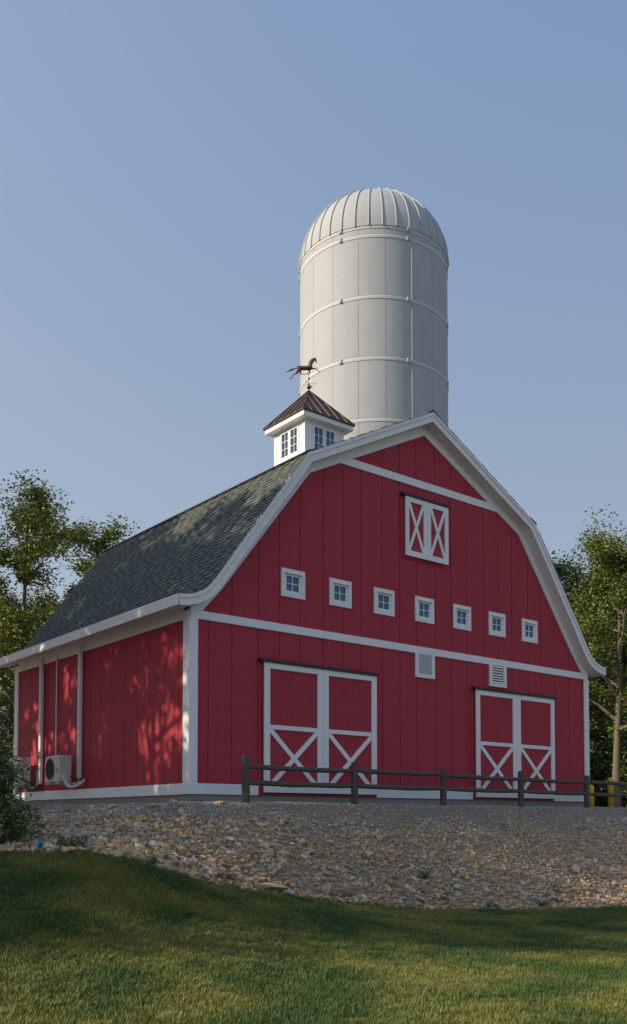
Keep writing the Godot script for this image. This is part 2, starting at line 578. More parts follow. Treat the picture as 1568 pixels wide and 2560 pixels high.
func tree_parts(seed_: int, high: float, bare: float, reach: float, twigs: int, per: int, size: float, tone: Color, lean := 0.0, loose := 0.62) -> Array:   # [wood mesh, leaf mesh]
	var r := RandomNumberGenerator.new()
	r.seed = seed_
	var wood := MB.new()
	var crown := MB.new()
	crown.colored = true
	var trunk := []
	var rad := []
	var r0 := high * 0.0125 + 0.05
	var sway := Vector3(r.randfn(), 0, r.randfn()) * 0.02 * high + Vector3(lean, 0, 0) * high
	var steps := 9
	for i in steps + 1:
		var t := float(i) / steps
		trunk.append(Vector3(sin(t * 5.0 + seed_) * 0.018 * high * t, t * high * 0.9, cos(t * 4.0 + seed_) * 0.018 * high * t) + sway * t * t)
		rad.append(r0 * lerpf(1.0, 0.14, pow(t, 0.8)) * (1.35 if i == 0 else 1.0))
	wood.tube(trunk, rad, 9)
	var clumps := []
	var limbs := 17
	for k in limbs:
		var t := lerpf(bare, 0.98, (k + r.randf() * 0.6) / limbs)
		var f := t * steps
		var i := mini(int(f), steps - 1)
		var root: Vector3 = (trunk[i] as Vector3).lerp(trunk[i + 1], f - i)
		var az := k * 2.4 + r.randfn() * 0.35
		var rel := (t - bare) / (1.0 - bare)
		var out := reach * (0.45 + 0.75 * sin(PI * clampf(rel * 0.75 + 0.22, 0.0, 1.0))) * r.randf_range(0.65, 1.1)
		var lift := lerpf(0.35, 1.35, rel) * r.randf_range(0.7, 1.3)
		var dir := Vector3(cos(az), lift, sin(az)).normalized()
		var pts := [root]
		var rr := [lerpf(r0 * 0.5, r0 * 0.16, rel)]
		for s in 5:
			dir = (dir + Vector3(r.randfn(), r.randfn() * 0.6 + 0.18, r.randfn()) * 0.22).normalized()
			pts.append((pts[-1] as Vector3) + dir * out / 5.0)
			rr.append(rr[0] * lerpf(1.0, 0.22, (s + 1) / 5.0))
		wood.tube(pts, rr, 6, false)
		for q in twigs:
			var u := r.randf_range(0.30, 1.0) * 5.0
			var j := mini(int(u), 4)
			var from: Vector3 = (pts[j] as Vector3).lerp(pts[j + 1], u - j)
			var td := (dir * 0.5 + Vector3(r.randfn(), r.randfn() * 0.7 + 0.25, r.randfn())).normalized()
			var tl := reach * r.randf_range(0.16, 0.40)
			var mid := from + td * tl * 0.5 + Vector3(0, tl * 0.06, 0)
			var tip := from + td * tl
			wood.tube([from, mid, tip], [rr[0] * 0.24, rr[0] * 0.15, 0.008], 4, false)
			clumps.append([tip, tl * 0.62]); clumps.append([mid, tl * 0.45])
	for cl in clumps:
		var k := r.randf_range(0.75, 1.25)
		var warm := r.randf_range(-0.15, 0.22)
		for i in per:
			var p: Vector3 = cl[0] + Vector3(r.randfn(), r.randfn() * 0.7, r.randfn()).limit_length(1.7) * float(cl[1]) * loose
			var dir := Vector3(r.randfn(), r.randfn() * 0.5 - 0.25, r.randfn()).normalized()
			var up := (Vector3.UP + Vector3(r.randfn(), r.randfn(), r.randfn()) * 0.55).normalized()
			var kk := k * r.randf_range(0.8, 1.2)
			crown.col = Color(tone.r * kk * (1.0 + warm), tone.g * kk, tone.b * kk * (1.0 - warm))
			leaf(crown, p, dir, up, size * r.randf_range(0.7, 1.3), size * r.randf_range(0.45, 0.75))
	return [wood.mesh(), crown.mesh()]


func plant_tree(called: String, label: String, kind: Array, x: float, d: float, turn: float, scale := 1.0, group := "", category := "tree") -> Node3D:
	var o := thing(called, label, category, ground_at(x, d) - Vector3(0, 0.05, 0), turn, group)
	o.scale = Vector3.ONE * scale
	put("trunk", kind[0], M.bark, o)
	put("crown", kind[1], M.leaf, o)
	return o


func shrub_parts(seed_: int, high: float, reach: float, stems: int, per: int, size: float, tone: Color) -> Array:
	var r := RandomNumberGenerator.new()
	r.seed = seed_
	var wood := MB.new()
	var crown := MB.new()
	crown.colored = true
	for k in stems:
		var az := k * 2.4 + r.randfn() * 0.3
		var out := reach * r.randf_range(0.35, 1.0)
		var tip := Vector3(cos(az) * out, high * r.randf_range(0.35, 1.0) * (1.0 - 0.35 * out / reach), sin(az) * out)
		var mid := tip * Vector3(0.35, 0.62, 0.35)
		wood.tube([Vector3(cos(az), 0, sin(az)) * 0.05, mid, tip], [0.018, 0.012, 0.004], 5, false)
		var shade := r.randf_range(0.8, 1.2)
		for i in per:
			var t := pow(r.randf(), 0.6)
			var p: Vector3 = (mid.lerp(tip, t) if r.randf() < 0.75 else Vector3.ZERO.lerp(mid, t)) + Vector3(r.randfn(), r.randfn() * 0.75, r.randfn()) * reach * 0.15
			p.y = maxf(p.y, 0.03)
			var dir := (Vector3(cos(az), 0, sin(az)) * 0.6 + Vector3(r.randfn(), r.randfn() * 0.5 - 0.2, r.randfn())).normalized()
			var kk := shade * r.randf_range(0.75, 1.25)
			crown.col = Color(tone.r * kk, tone.g * kk, tone.b * kk)
			leaf(crown, p, dir, (Vector3.UP + Vector3(r.randfn(), 0, r.randfn()) * 0.4).normalized(), size * r.randf_range(0.7, 1.3), size * r.randf_range(0.4, 0.6))
	return [wood.mesh(), crown.mesh()]


func plant_shrub(called: String, label: String, kind: Array, x: float, d: float, turn: float, scale := 1.0, group := "") -> Node3D:
	var o := thing(called, label, "shrub", ground_at(x, d) - Vector3(0, 0.03, 0), turn, group)
	o.scale = Vector3.ONE * scale
	put("stems", kind[0], M.bark, o)
	put("foliage", kind[1], M.leaf, o)
	return o


func build_woods():
	var oak := tree_parts(11, 13.0, 0.26, 3.4, 10, 76, 0.16, Color(0.150, 0.190, 0.034))
	var ash := tree_parts(29, 13.0, 0.12, 2.9, 10, 56, 0.16, Color(0.140, 0.190, 0.036))
	var maple := tree_parts(47, 12.0, 0.06, 3.1, 11, 58, 0.16, Color(0.115, 0.165, 0.034))
	var thin := tree_parts(63, 13.0, 0.26, 2.8, 8, 78, 0.155, Color(0.155, 0.200, 0.036), 0.03)
	var gappy := tree_parts(77, 13.0, 0.20, 3.2, 6, 44, 0.24, Color(0.115, 0.165, 0.034), 0.0, 0.40)
	var low := shrub_parts(81, 3.6, 2.0, 60, 110, 0.16, Color(0.080, 0.125, 0.028))
	var wood := "trees of the wood behind the barn"
	# beside the far end of the barn
	plant_tree("oak_tree", "airy sunlit oak beside the far end of the shingled roof", thin, -10.4, 32.5, 20, 0.91, wood)
	plant_tree("ash_tree", "slender young tree rising behind the roof's far edge", thin, -8.5, 37.5, 130, 0.95, wood)
	# by the yellow bollards
	plant_tree("oak_tree", "tall oak with bare sunlit trunk behind the yellow bollards", oak, 11.0, 34.0, 70, 0.80, wood)
	plant_tree("maple_tree", "bushy tree filling the gap between barn corner and bare trunk", ash, 10.6, 41.0, 250, 0.88, wood)
	var plain := "leafy tree standing in the dark wood behind the barn"
	var kinds := [oak, ash, maple, thin, maple]
	var spots := [[-14.5, 36.0, 0.8], [-17.0, 42.0, 0.95], [-12.5, 45.0, 0.8], [-20.0, 37.0, 0.9], [-15.0, 50.0, 0.85], [-10.0, 52.0, 0.75], [13.5, 41.0, 0.92], [16.0, 37.0, 0.9], [15.0, 47.0, 0.9], [19.0, 44.0, 0.95], [12.3, 50.0, 0.85], [18.5, 52.0, 0.95], [22.0, 36.0, 0.95], [20.0, 30.0, 0.9], [24.5, 28.5, 0.95], [-24.0, 44.0, 1.0], [14.2, 36.6, 0.78], [17.5, 58.0, 0.9], [13.2, 57.0, 0.85], [21.0, 60.0, 0.95], [-13.0, 40.5, 0.72], [-18.0, 55.0, 0.9], [-12.0, 60.0, 0.8], [-8.5, 44.0, 0.55], [-16.5, 33.5, 0.7]]
	for i in spots.size():
		plant_tree("forest_tree", plain, kinds[i % 5], spots[i][0], spots[i][1], i * 67.0, spots[i][2], wood)
	for i in 18:
		var s := [[-11.0, 31.0], [-13.5, 33.5], [-9.9, 34.5], [-16.0, 35.0], [11.6, 38.0], [13.0, 36.0], [14.4, 38.5], [12.6, 43.0], [10.6, 39.5], [16.4, 41.0], [-12.0, 38.0], [14.8, 34.5], [13.8, 45.0], [17.5, 46.0], [15.2, 43.0], [11.5, 46.0], [-10.0, 40.0], [-14.0, 43.0]][i] as Array
		plant_shrub("understory_shrub", "dense dark shrub growing low between the trunks of the wood", low, s[0], s[1], i * 80.0, 0.95 + 0.10 * (i % 4), "undergrowth of the wood")
	# the trees out of the frame whose shade falls on lawn, bank, side wall and roof
	var shade := "tree beside the lawn that shades the barn's side wall"
	kinds.append(gappy)
	kinds.append(tree_parts(83, 13.0, 0.12, 3.4, 8, 24, 0.15, Color(0.125, 0.175, 0.034), 0.0, 1.05))
	for s in [[-13.4, 7.0, 85, 1.05, 2], [-16.6, 8.0, 10, 1.38, 2], [-14.0, 10.6, 20, 1.12, 6], [-12.7, 15.2, 40, 1.03, 5], [-13.6, 17.6, 0, 1.08, 5], [-14.8, 20.9, 160, 1.10, 5], [-16.2, 24.0, 220, 1.12, 5], [-16.8, 13.2, 200, 1.15, 6], [-18.6, 18.5, 280, 1.25, 5], [-13.2, 13.0, 320, 1.0, 6], [-16.2, 16.6, 100, 1.08, 5]]:
		plant_tree("shade_tree", shade, kinds[s[4]], s[0], s[1], s[2], s[3], "trees beside the lawn")


# ------------------------------------------------------------------ barn
const HALF := [Vector2(-0.42, 4.135), Vector2(-0.22, 4.165), Vector2(-0.04, 4.22), Vector2(0.10, 4.29), Vector2(0.22, 4.385), Vector2(0.40, 4.60), Vector2(0.60, 4.87), Vector2(0.80, 5.15), Vector2(2.60, 7.525), Vector2(6.30, 9.40)]


func profile() -> PackedVector2Array:
	var p := PackedVector2Array()
	for q in HALF: p.append(q)
	for i in range(HALF.size() - 2, -1, -1): p.append(Vector2(BARN_W - HALF[i].x, HALF[i].y))
	return p


func inset(p: PackedVector2Array, by: float) -> PackedVector2Array:     # the profile moved inwards (to the right of its direction)
	var o := PackedVector2Array()
	for i in p.size():
		var a := (p[i] - p[maxi(i - 1, 0)]).normalized()
		var b := (p[mini(i + 1, p.size() - 1)] - p[i]).normalized()
		if i == 0: a = b
		if i == p.size() - 1: b = a
		var na := Vector2(a.y, -a.x); var nb := Vector2(b.y, -b.x)
		var m := (na + nb).normalized()
		o.append(p[i] + m * by / maxf(m.dot(na), 0.3))
	return o


func band(p: PackedVector2Array, q: PackedVector2Array) -> PackedVector2Array:
	var o := p.duplicate()
	var w := q.duplicate()
	w.reverse()
	o.append_array(w)
	return o


func rect(x0: float, y0: float, x1: float, y1: float) -> PackedVector2Array:
	return PackedVector2Array([Vector2(x0, y0), Vector2(x1, y0), Vector2(x1, y1), Vector2(x0, y1)])


func bm() -> MB:
	return MB.new(Vector3(0, -GROUND, 0))


const GROOVES := [0.0, 0.417, 0.954, 1.585, 2.108, 2.645, 3.27, 3.81, 4.345, 4.965, 5.506, 6.044, 6.66, 7.20, 7.748, 8.363, 8.90, 9.437, 10.07, 10.615, 11.17, 11.78, 12.40, 12.6]
const SIDE_GROOVES := [0.0, 0.377, 0.923, 1.533, 2.05, 2.56, 3.17, 3.68, 4.21, 4.80, 5.34, 5.93, 6.54, 7.07, 7.62, 8.21, 8.575]


func wall_boards(called: String, parent: Node, grooves: Array, shape: PackedVector2Array, holes: Array, xf: Transform3D):
	var w := group_part(called, parent)
	for i in grooves.size() - 1:
		var b := bm()
		b.xf = xf
		for layer in 2:
			var e := 0.009 if layer == 0 else 0.0
			var strip_ := rect(grooves[i] + e, 0.0, grooves[i + 1] - e, 12.0)
			var z0 := -0.018 if layer == 0 else -0.045
			var z1 := 0.0 if layer == 0 else -0.018
			for poly in Geometry2D.intersect_polygons(strip_, shape):
				var left: Array = [poly]
				for h in holes:
					var mid: float = (h[0] + h[2]) * 0.5
					var next := []
					for q in left:
						for half in [rect(-1, -1, mid, 20), rect(mid, -1, 20, 20)] if (h[0] < grooves[i + 1] and h[2] > grooves[i]) else [rect(-1, -1, 20, 20)]:
							for s in Geometry2D.intersect_polygons(q, half):
								for k in Geometry2D.clip_polygons(s, rect(h[0], h[1], h[2], h[3])):
									next.append(k)
					left = next
				for q in left: b.prism(q, z0, z1)
		if b.v.size() > 0: put("board", b, M.red, w)


func trim(called: String, parent: Node, lo: Vector3, hi: Vector3, material: Material = null, ch := 0.004) -> MeshInstance3D:
	var b := bm()
	b.box(lo, hi, ch)
	return put(called, b, material if material else M.white, parent)


func sliding_door(parent: Node, x0: float, x1: float, y0: float, y1: float, mid: float):
	var o := group_part("sliding_door", parent)
	var b := bm()
	var k := int(round((x1 - x0 - 0.2) / 0.075))
	for i in k:                                          # narrow boards of the leaf
		var a := lerpf(x0 + 0.02, x1 - 0.02, float(i) / k)
		var e := lerpf(x0 + 0.02, x1 - 0.02, float(i + 1) / k)
		b.box(Vector3(a + 0.0025, y0 + 0.02, 0.045), Vector3(e - 0.0025, y1 - 0.02, 0.075))
	b.box(Vector3(x0 + 0.025, y0 + 0.025, 0.035), Vector3(x1 - 0.025, y1 - 0.025, 0.068))
	put("panel", b, M.red, o)
	var z0 := 0.072; var z1 := 0.105
	var s := 0.145
	trim("stile", o, Vector3(x0, y0, z0), Vector3(x0 + s, y1, z1))
	trim("stile", o, Vector3(x1 - s, y0, z0), Vector3(x1, y1, z1))
	trim("rail", o, Vector3(x0 + s, y1 - 0.125, z0), Vector3(x1 - s, y1, z1 - 0.002))
	trim("rail", o, Vector3(x0 + s, mid - 0.045, z0), Vector3(x1 - s, mid + 0.045, z1 - 0.002))
	trim("rail", o, Vector3(x0 + s, y0, z0), Vector3(x1 - s, y0 + 0.125, z1 - 0.002))
	for f in [0, 1]:
		var xa := x0 + s if f == 0 else x1 - s
		var xb := x1 - s if f == 0 else x0 + s
		var c := rect(x0 + s, y0 + 0.125, x1 - s, mid - 0.045)
		var a := Vector2(xa, mid - 0.045); var e := Vector2(xb, y0 + 0.125)
		var dv := (e - a).normalized()
		var nv := Vector2(-dv.y, dv.x) * 0.048
		var q := PackedVector2Array([a - dv * 0.2 + nv, e + dv * 0.2 + nv, e + dv * 0.2 - nv, a - dv * 0.2 - nv])
		var bb := bm()
		for p in Geometry2D.intersect_polygons(q, c): bb.prism(p, z0 + 0.0, z1 - 0.004 - 0.006 * f)
		put("brace", bb, M.white, o)


func loft_door(parent: Node, x0: float, x1: float, y0: float, y1: float):
	var o := group_part("loft_door", parent)
	var b := bm()
	b.box(Vector3(x0 + 0.01, y0 + 0.01, 0.02), Vector3(x1 - 0.01, y1 - 0.01, 0.06))
	put("panel", b, M.red, o)
	var s := 0.115
	trim("stile", o, Vector3(x0, y0, 0.058), Vector3(x0 + s, y1, 0.09))
	trim("stile", o, Vector3(x1 - s, y0, 0.058), Vector3(x1, y1, 0.09))
	trim("rail", o, Vector3(x0 + s, y1 - 0.115, 0.058), Vector3(x1 - s, y1, 0.088))
	trim("rail", o, Vector3(x0 + s, y0, 0.058), Vector3(x1 - s, y0 + 0.13, 0.088))
	for f in [0, 1]:
		var c := rect(x0 + s, y0 + 0.13, x1 - s, y1 - 0.115)
		var a := Vector2(x0 + s if f == 0 else x1 - s, y1 - 0.115); var e := Vector2(x1 - s if f == 0 else x0 + s, y0 + 0.13)
		var dv := (e - a).normalized()
		var nv := Vector2(-dv.y, dv.x) * 0.038
		var q := PackedVector2Array([a - dv * 0.2 + nv, e + dv * 0.2 + nv, e + dv * 0.2 - nv, a - dv * 0.2 - nv])
		var bb := bm()
		for p in Geometry2D.intersect_polygons(q, c): bb.prism(p, 0.058, 0.084 - 0.006 * f)
		put("brace", bb, M.white, o)


func small_window(parent: Node, x0: float):
	var o := group_part("window", parent)
	var x1 := x0 + 0.615; var y0 := 4.54; var y1 := 5.125
	trim("casing", o, Vector3(x0, y0, -0.002), Vector3(x0 + 0.09, y1, 0.035))
	trim("casing", o, Vector3(x1 - 0.09, y0, -0.002), Vector3(x1, y1, 0.035))
	trim("casing", o, Vector3(x0 + 0.09, y0, -0.002), Vector3(x1 - 0.09, y0 + 0.09, 0.033))
	trim("casing", o, Vector3(x0 + 0.09, y1 - 0.09, -0.002), Vector3(x1 - 0.09, y1, 0.033))
	trim("drip_cap", o, Vector3(x0 + 0.07, y1 - 0.10, 0.034), Vector3(x1 - 0.07, y1 - 0.075, 0.055))
	var f := bm()
	var a := Vector2(x0 + 0.09, y0 + 0.09); var e := Vector2(x1 - 0.09, y1 - 0.09)
	var g := 0.052
	f.box(Vector3(a.x, a.y, -0.07), Vector3(a.x + g, e.y, 0.012), 0.003)
	f.box(Vector3(e.x - g, a.y, -0.07), Vector3(e.x, e.y, 0.012), 0.003)
	f.box(Vector3(a.x + g, a.y, -0.07), Vector3(e.x - g, a.y + g, 0.010), 0.003)
	f.box(Vector3(a.x + g, e.y - g, -0.07), Vector3(e.x - g, e.y, 0.010), 0.003)
	put("sash", f, M.white, o)
	var cx := (a.x + e.x) * 0.5; var cy := (a.y + e.y) * 0.5
	var m := bm()
	m.box(Vector3(cx - 0.009, a.y + g, -0.024), Vector3(cx + 0.009, e.y - g, -0.008))
	m.box(Vector3(a.x + g, cy - 0.009, -0.025), Vector3(e.x - g, cy + 0.009, -0.009))
	put("muntin", m, M.white, o)
	for i in [0, 1]:
		for j in [0, 1]:
			var p := bm()
			var xa := a.x + g if i == 0 else cx
			var ya := a.y + g if j == 0 else cy
			p.box(Vector3(xa + 0.001, ya + 0.001, -0.034), Vector3((cx if i == 0 else e.x - g) - 0.001, (cy if j == 0 else e.y - g) - 0.001, -0.029))
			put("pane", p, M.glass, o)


func vent(parent: Node, x0: float, x1: float, y0: float, y1: float, slats: int, tilt: float, fill: float):
	var o := group_part("louver_vent", parent)
	var s := 0.098
	trim("frame", o, Vector3(x0, y0, -0.002), Vector3(x0 + s, y1, 0.045))
	trim("frame", o, Vector3(x1 - s, y0, -0.002), Vector3(x1, y1, 0.045))
	trim("frame", o, Vector3(x0 + s, y0, -0.002), Vector3(x1 - s, y0 + 0.085, 0.043))
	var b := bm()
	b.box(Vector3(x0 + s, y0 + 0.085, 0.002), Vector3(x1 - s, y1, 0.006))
	put("dark_backing", b, M.painted_dark, o)  # dark sheet painting the shade behind the slats, the wall is closed
	for i in slats:
		var y := lerpf(y0 + 0.085, y1, (i + 0.5) / slats)
		var h := (y1 - y0 - 0.085) / slats
		var q := bm()
		q.bar(Vector3(x0 + s, y, 0.024), Vector3(x1 - s, y, 0.024), h * fill, 0.006, Vector3(0, sin(tilt), cos(tilt)))
		put("slat", q, M.white, o)


func shingle_unit() -> ArrayMesh:      # x up the slope 0..1, y off the roof 0..1, z along the course 0..1
	var b := MB.new()
	var p := [Vector3(0, 0, 0), Vector3(1, 0, 0), Vector3(1, 0.15, 0), Vector3(0, 1, 0), Vector3(0, 0, 1), Vector3(1, 0, 1), Vector3(1, 0.15, 1), Vector3(0, 1, 1)]
	b.quad(p[3], p[7], p[6], p[2]); b.quad(p[0], p[4], p[7], p[3]); b.quad(p[4], p[5], p[6], p[7]); b.quad(p[1], p[0], p[3], p[2])
	return b.mesh()


func build_roof(barn: Node3D):
	var top := profile()
	var under := inset(top, 0.195)
	var z0 := -BARN_L - 0.28; var z1 := 0.28
	var roof := group_part("roof", barn)
	var b := bm()
	b.prism(band(inset(top, 0.012), under), z0, z1)
	put("deck", b, M.soffit, roof)
	for side in [0, 1]:                                       # rake boards in front and at the back
		var f := bm()
		var a := z1 + 0.001 if side == 0 else z0 - 0.025
		f.prism(band(top, inset(top, 0.200)), a, a + 0.024)
		put("rake_board", f, M.white, roof)
		var s := bm()
		var a2 := z1 + 0.0255 if side == 0 else z0 - 0.050
		s.prism(band(inset(top, -0.004), inset(top, 0.068)), a2, a2 + 0.022)
		put("rake_moulding", s, M.white, roof)
	for side in [0, 1]:
		var f := bm()
		if side == 0: f.box(Vector3(-0.452, 3.935, z0 - 0.03), Vector3(-0.424, 4.140, z1 + 0.028), 0.004)
		else: f.box(Vector3(BARN_W + 0.424, 3.935, z0 - 0.03), Vector3(BARN_W + 0.452, 4.140, z1 + 0.028), 0.004)
		put("eave_board", f, M.white, roof)
	# soffit boards across the front overhang
	var so := bm()
	var line := inset(top, 0.197)
	for i in line.size() - 1:
		var p := line[i]; var q := line[i + 1]
		var k := maxi(1, int(round(p.distance_to(q) / 0.085)))
		for j in k:
			var u := p.lerp(q, (j + 0.06) / k); var w := p.lerp(q, (j + 0.94) / k)
			var nn := Vector2(q.y - p.y, p.x - q.x).normalized() * 0.006
			so.prism(PackedVector2Array([u, w, w + nn, u + nn]), 0.032, z1 - 0.002)
	put("soffit", so, M.soffit, roof)
	# shingles, course by course
	var unit := shingle_unit()
	var r := RandomNumberGenerator.new()
	r.seed = 301
	var near := []
	var rest := MB.new(Vector3(0, -GROUND, 0))
	rest.colored = true
	var tones := [Color(0.160, 0.188, 0.170), Color(0.104, 0.126, 0.120), Color(0.186, 0.210, 0.182), Color(0.080, 0.100, 0.098)]  # same tones, gap shadow included in the darker ones
	for mirror in [0, 1]:
		for part in [0, 1]:                                   # the steep lower slope with its flare, then the upper slope
			var pts := []
			for i in range(0, 9) if part == 0 else range(8, 10): pts.append(HALF[i])
			var total := 0.0
			for i in pts.size() - 1: total += (pts[i] as Vector2).distance_to(pts[i + 1])
			var s := -0.02
			var course := 0
			while s < total - 0.03:
				var at := func(u: float) -> Vector2:
					for i in pts.size() - 1:
						var l: float = (pts[i] as Vector2).distance_to(pts[i + 1])
						if u <= l or i == pts.size() - 2: return (pts[i] as Vector2) + ((pts[i + 1] as Vector2) - (pts[i] as Vector2)) * (u / l)
						u -= l
					return pts[-1]
				var e := minf(s + 0.15, total + 0.01)
				var p: Vector2 = at.call(s); var q: Vector2 = at.call(e)
				var z := z0 - 0.05 - r.randf() * 0.3
				var raised := r.randf() < 0.5
				while z < z1 + 0.055:
					raised = not raised                              # laminated shingles: raised tabs alternate with gaps, shadow painted in as a darker tone
					var wide := r.randf_range(0.15, 0.30) if raised else r.randf_range(0.11, 0.20)
					var za := maxf(z, z0 - 0.05); var zb := minf(z + wide, z1 + 0.056)
					z += wide
					if zb - za < 0.02: continue
					var t := (q - p)
					var nn := Vector2(-t.y, t.x).normalized() * (0.022 if raised else 0.007)
					var o3 := Vector3(p.x, p.y, za + 0.002)
					var bx := Vector3(t.x, t.y, 0); var by := Vector3(nn.x, nn.y, 0); var bz := Vector3(0, 0, zb - za - 0.004)
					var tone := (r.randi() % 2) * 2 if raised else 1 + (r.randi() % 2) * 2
					if mirror == 1:
						o3.x = BARN_W - o3.x; bx.x = -bx.x; by.x = -by.x
					var xf := Transform3D(Basis(bx, by, bz), o3)
					if mirror == 0 and part == 0: near.append([zb - 0.45 * absf(p.y - 6.2), xf, tone])
					else: near.append([-99.0, xf, tone])
				s += 0.13
				course += 1
	near.sort_custom(func(a, c): return a[0] > c[0])
	var lift := Vector3(0, -GROUND, 0)
	for i in near.size():
		var xf: Transform3D = near[i][1]
		if i < 298:
			xf.origin += lift
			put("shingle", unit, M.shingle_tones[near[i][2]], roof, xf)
		else:
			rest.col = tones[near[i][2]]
			var o := xf.origin
			var x := xf.basis.x; var y := xf.basis.y; var z := xf.basis.z
			var p := [o, o + x, o + x + y * 0.15, o + y, o + z, o + x + z, o + x + y * 0.15 + z, o + y + z]
			if x.cross(y).dot(z) > 0.0:
				rest.quad(p[3], p[7], p[6], p[2]); rest.quad(p[0], p[4], p[7], p[3]); rest.quad(p[4], p[5], p[6], p[7]); rest.quad(p[1], p[0], p[3], p[2])
			else:
				rest.quad(p[2], p[6], p[7], p[3]); rest.quad(p[3], p[7], p[4], p[0]); rest.quad(p[7], p[6], p[5], p[4]); rest.quad(p[2], p[3], p[0], p[1])
	var ro := put("shingles", rest, M.shingle, roof)
	ro.set_meta("kind", "stuff")
	for side in [0, 1]:                                       # dark metal drip edge where the roof breaks
		var f := bm()
		var x := 2.60 if side == 0 else BARN_W - 2.60
		var sx := -1.0 if side == 0 else 1.0
		f.prism(PackedVector2Array([Vector2(x, 7.535), Vector2(x + sx * 0.055, 7.505), Vector2(x + sx * 0.06, 7.53), Vector2(x + sx * 0.01, 7.575), Vector2(x - sx * 0.2, 7.66), Vector2(x - sx * 0.2, 7.63)]), z0 - 0.05, z1 + 0.05)
		put("drip_edge", f, M.track, roof)
	var rc := bm()
	rc.prism(PackedVector2Array([Vector2(6.12, 9.325), Vector2(6.30, 9.42), Vector2(6.48, 9.325), Vector2(6.48, 9.35), Vector2(6.30, 9.45), Vector2(6.12, 9.35)]), z0 - 0.05, z1 + 0.05)
	put("ridge_cap", rc, M.shingle_tones[1], roof)


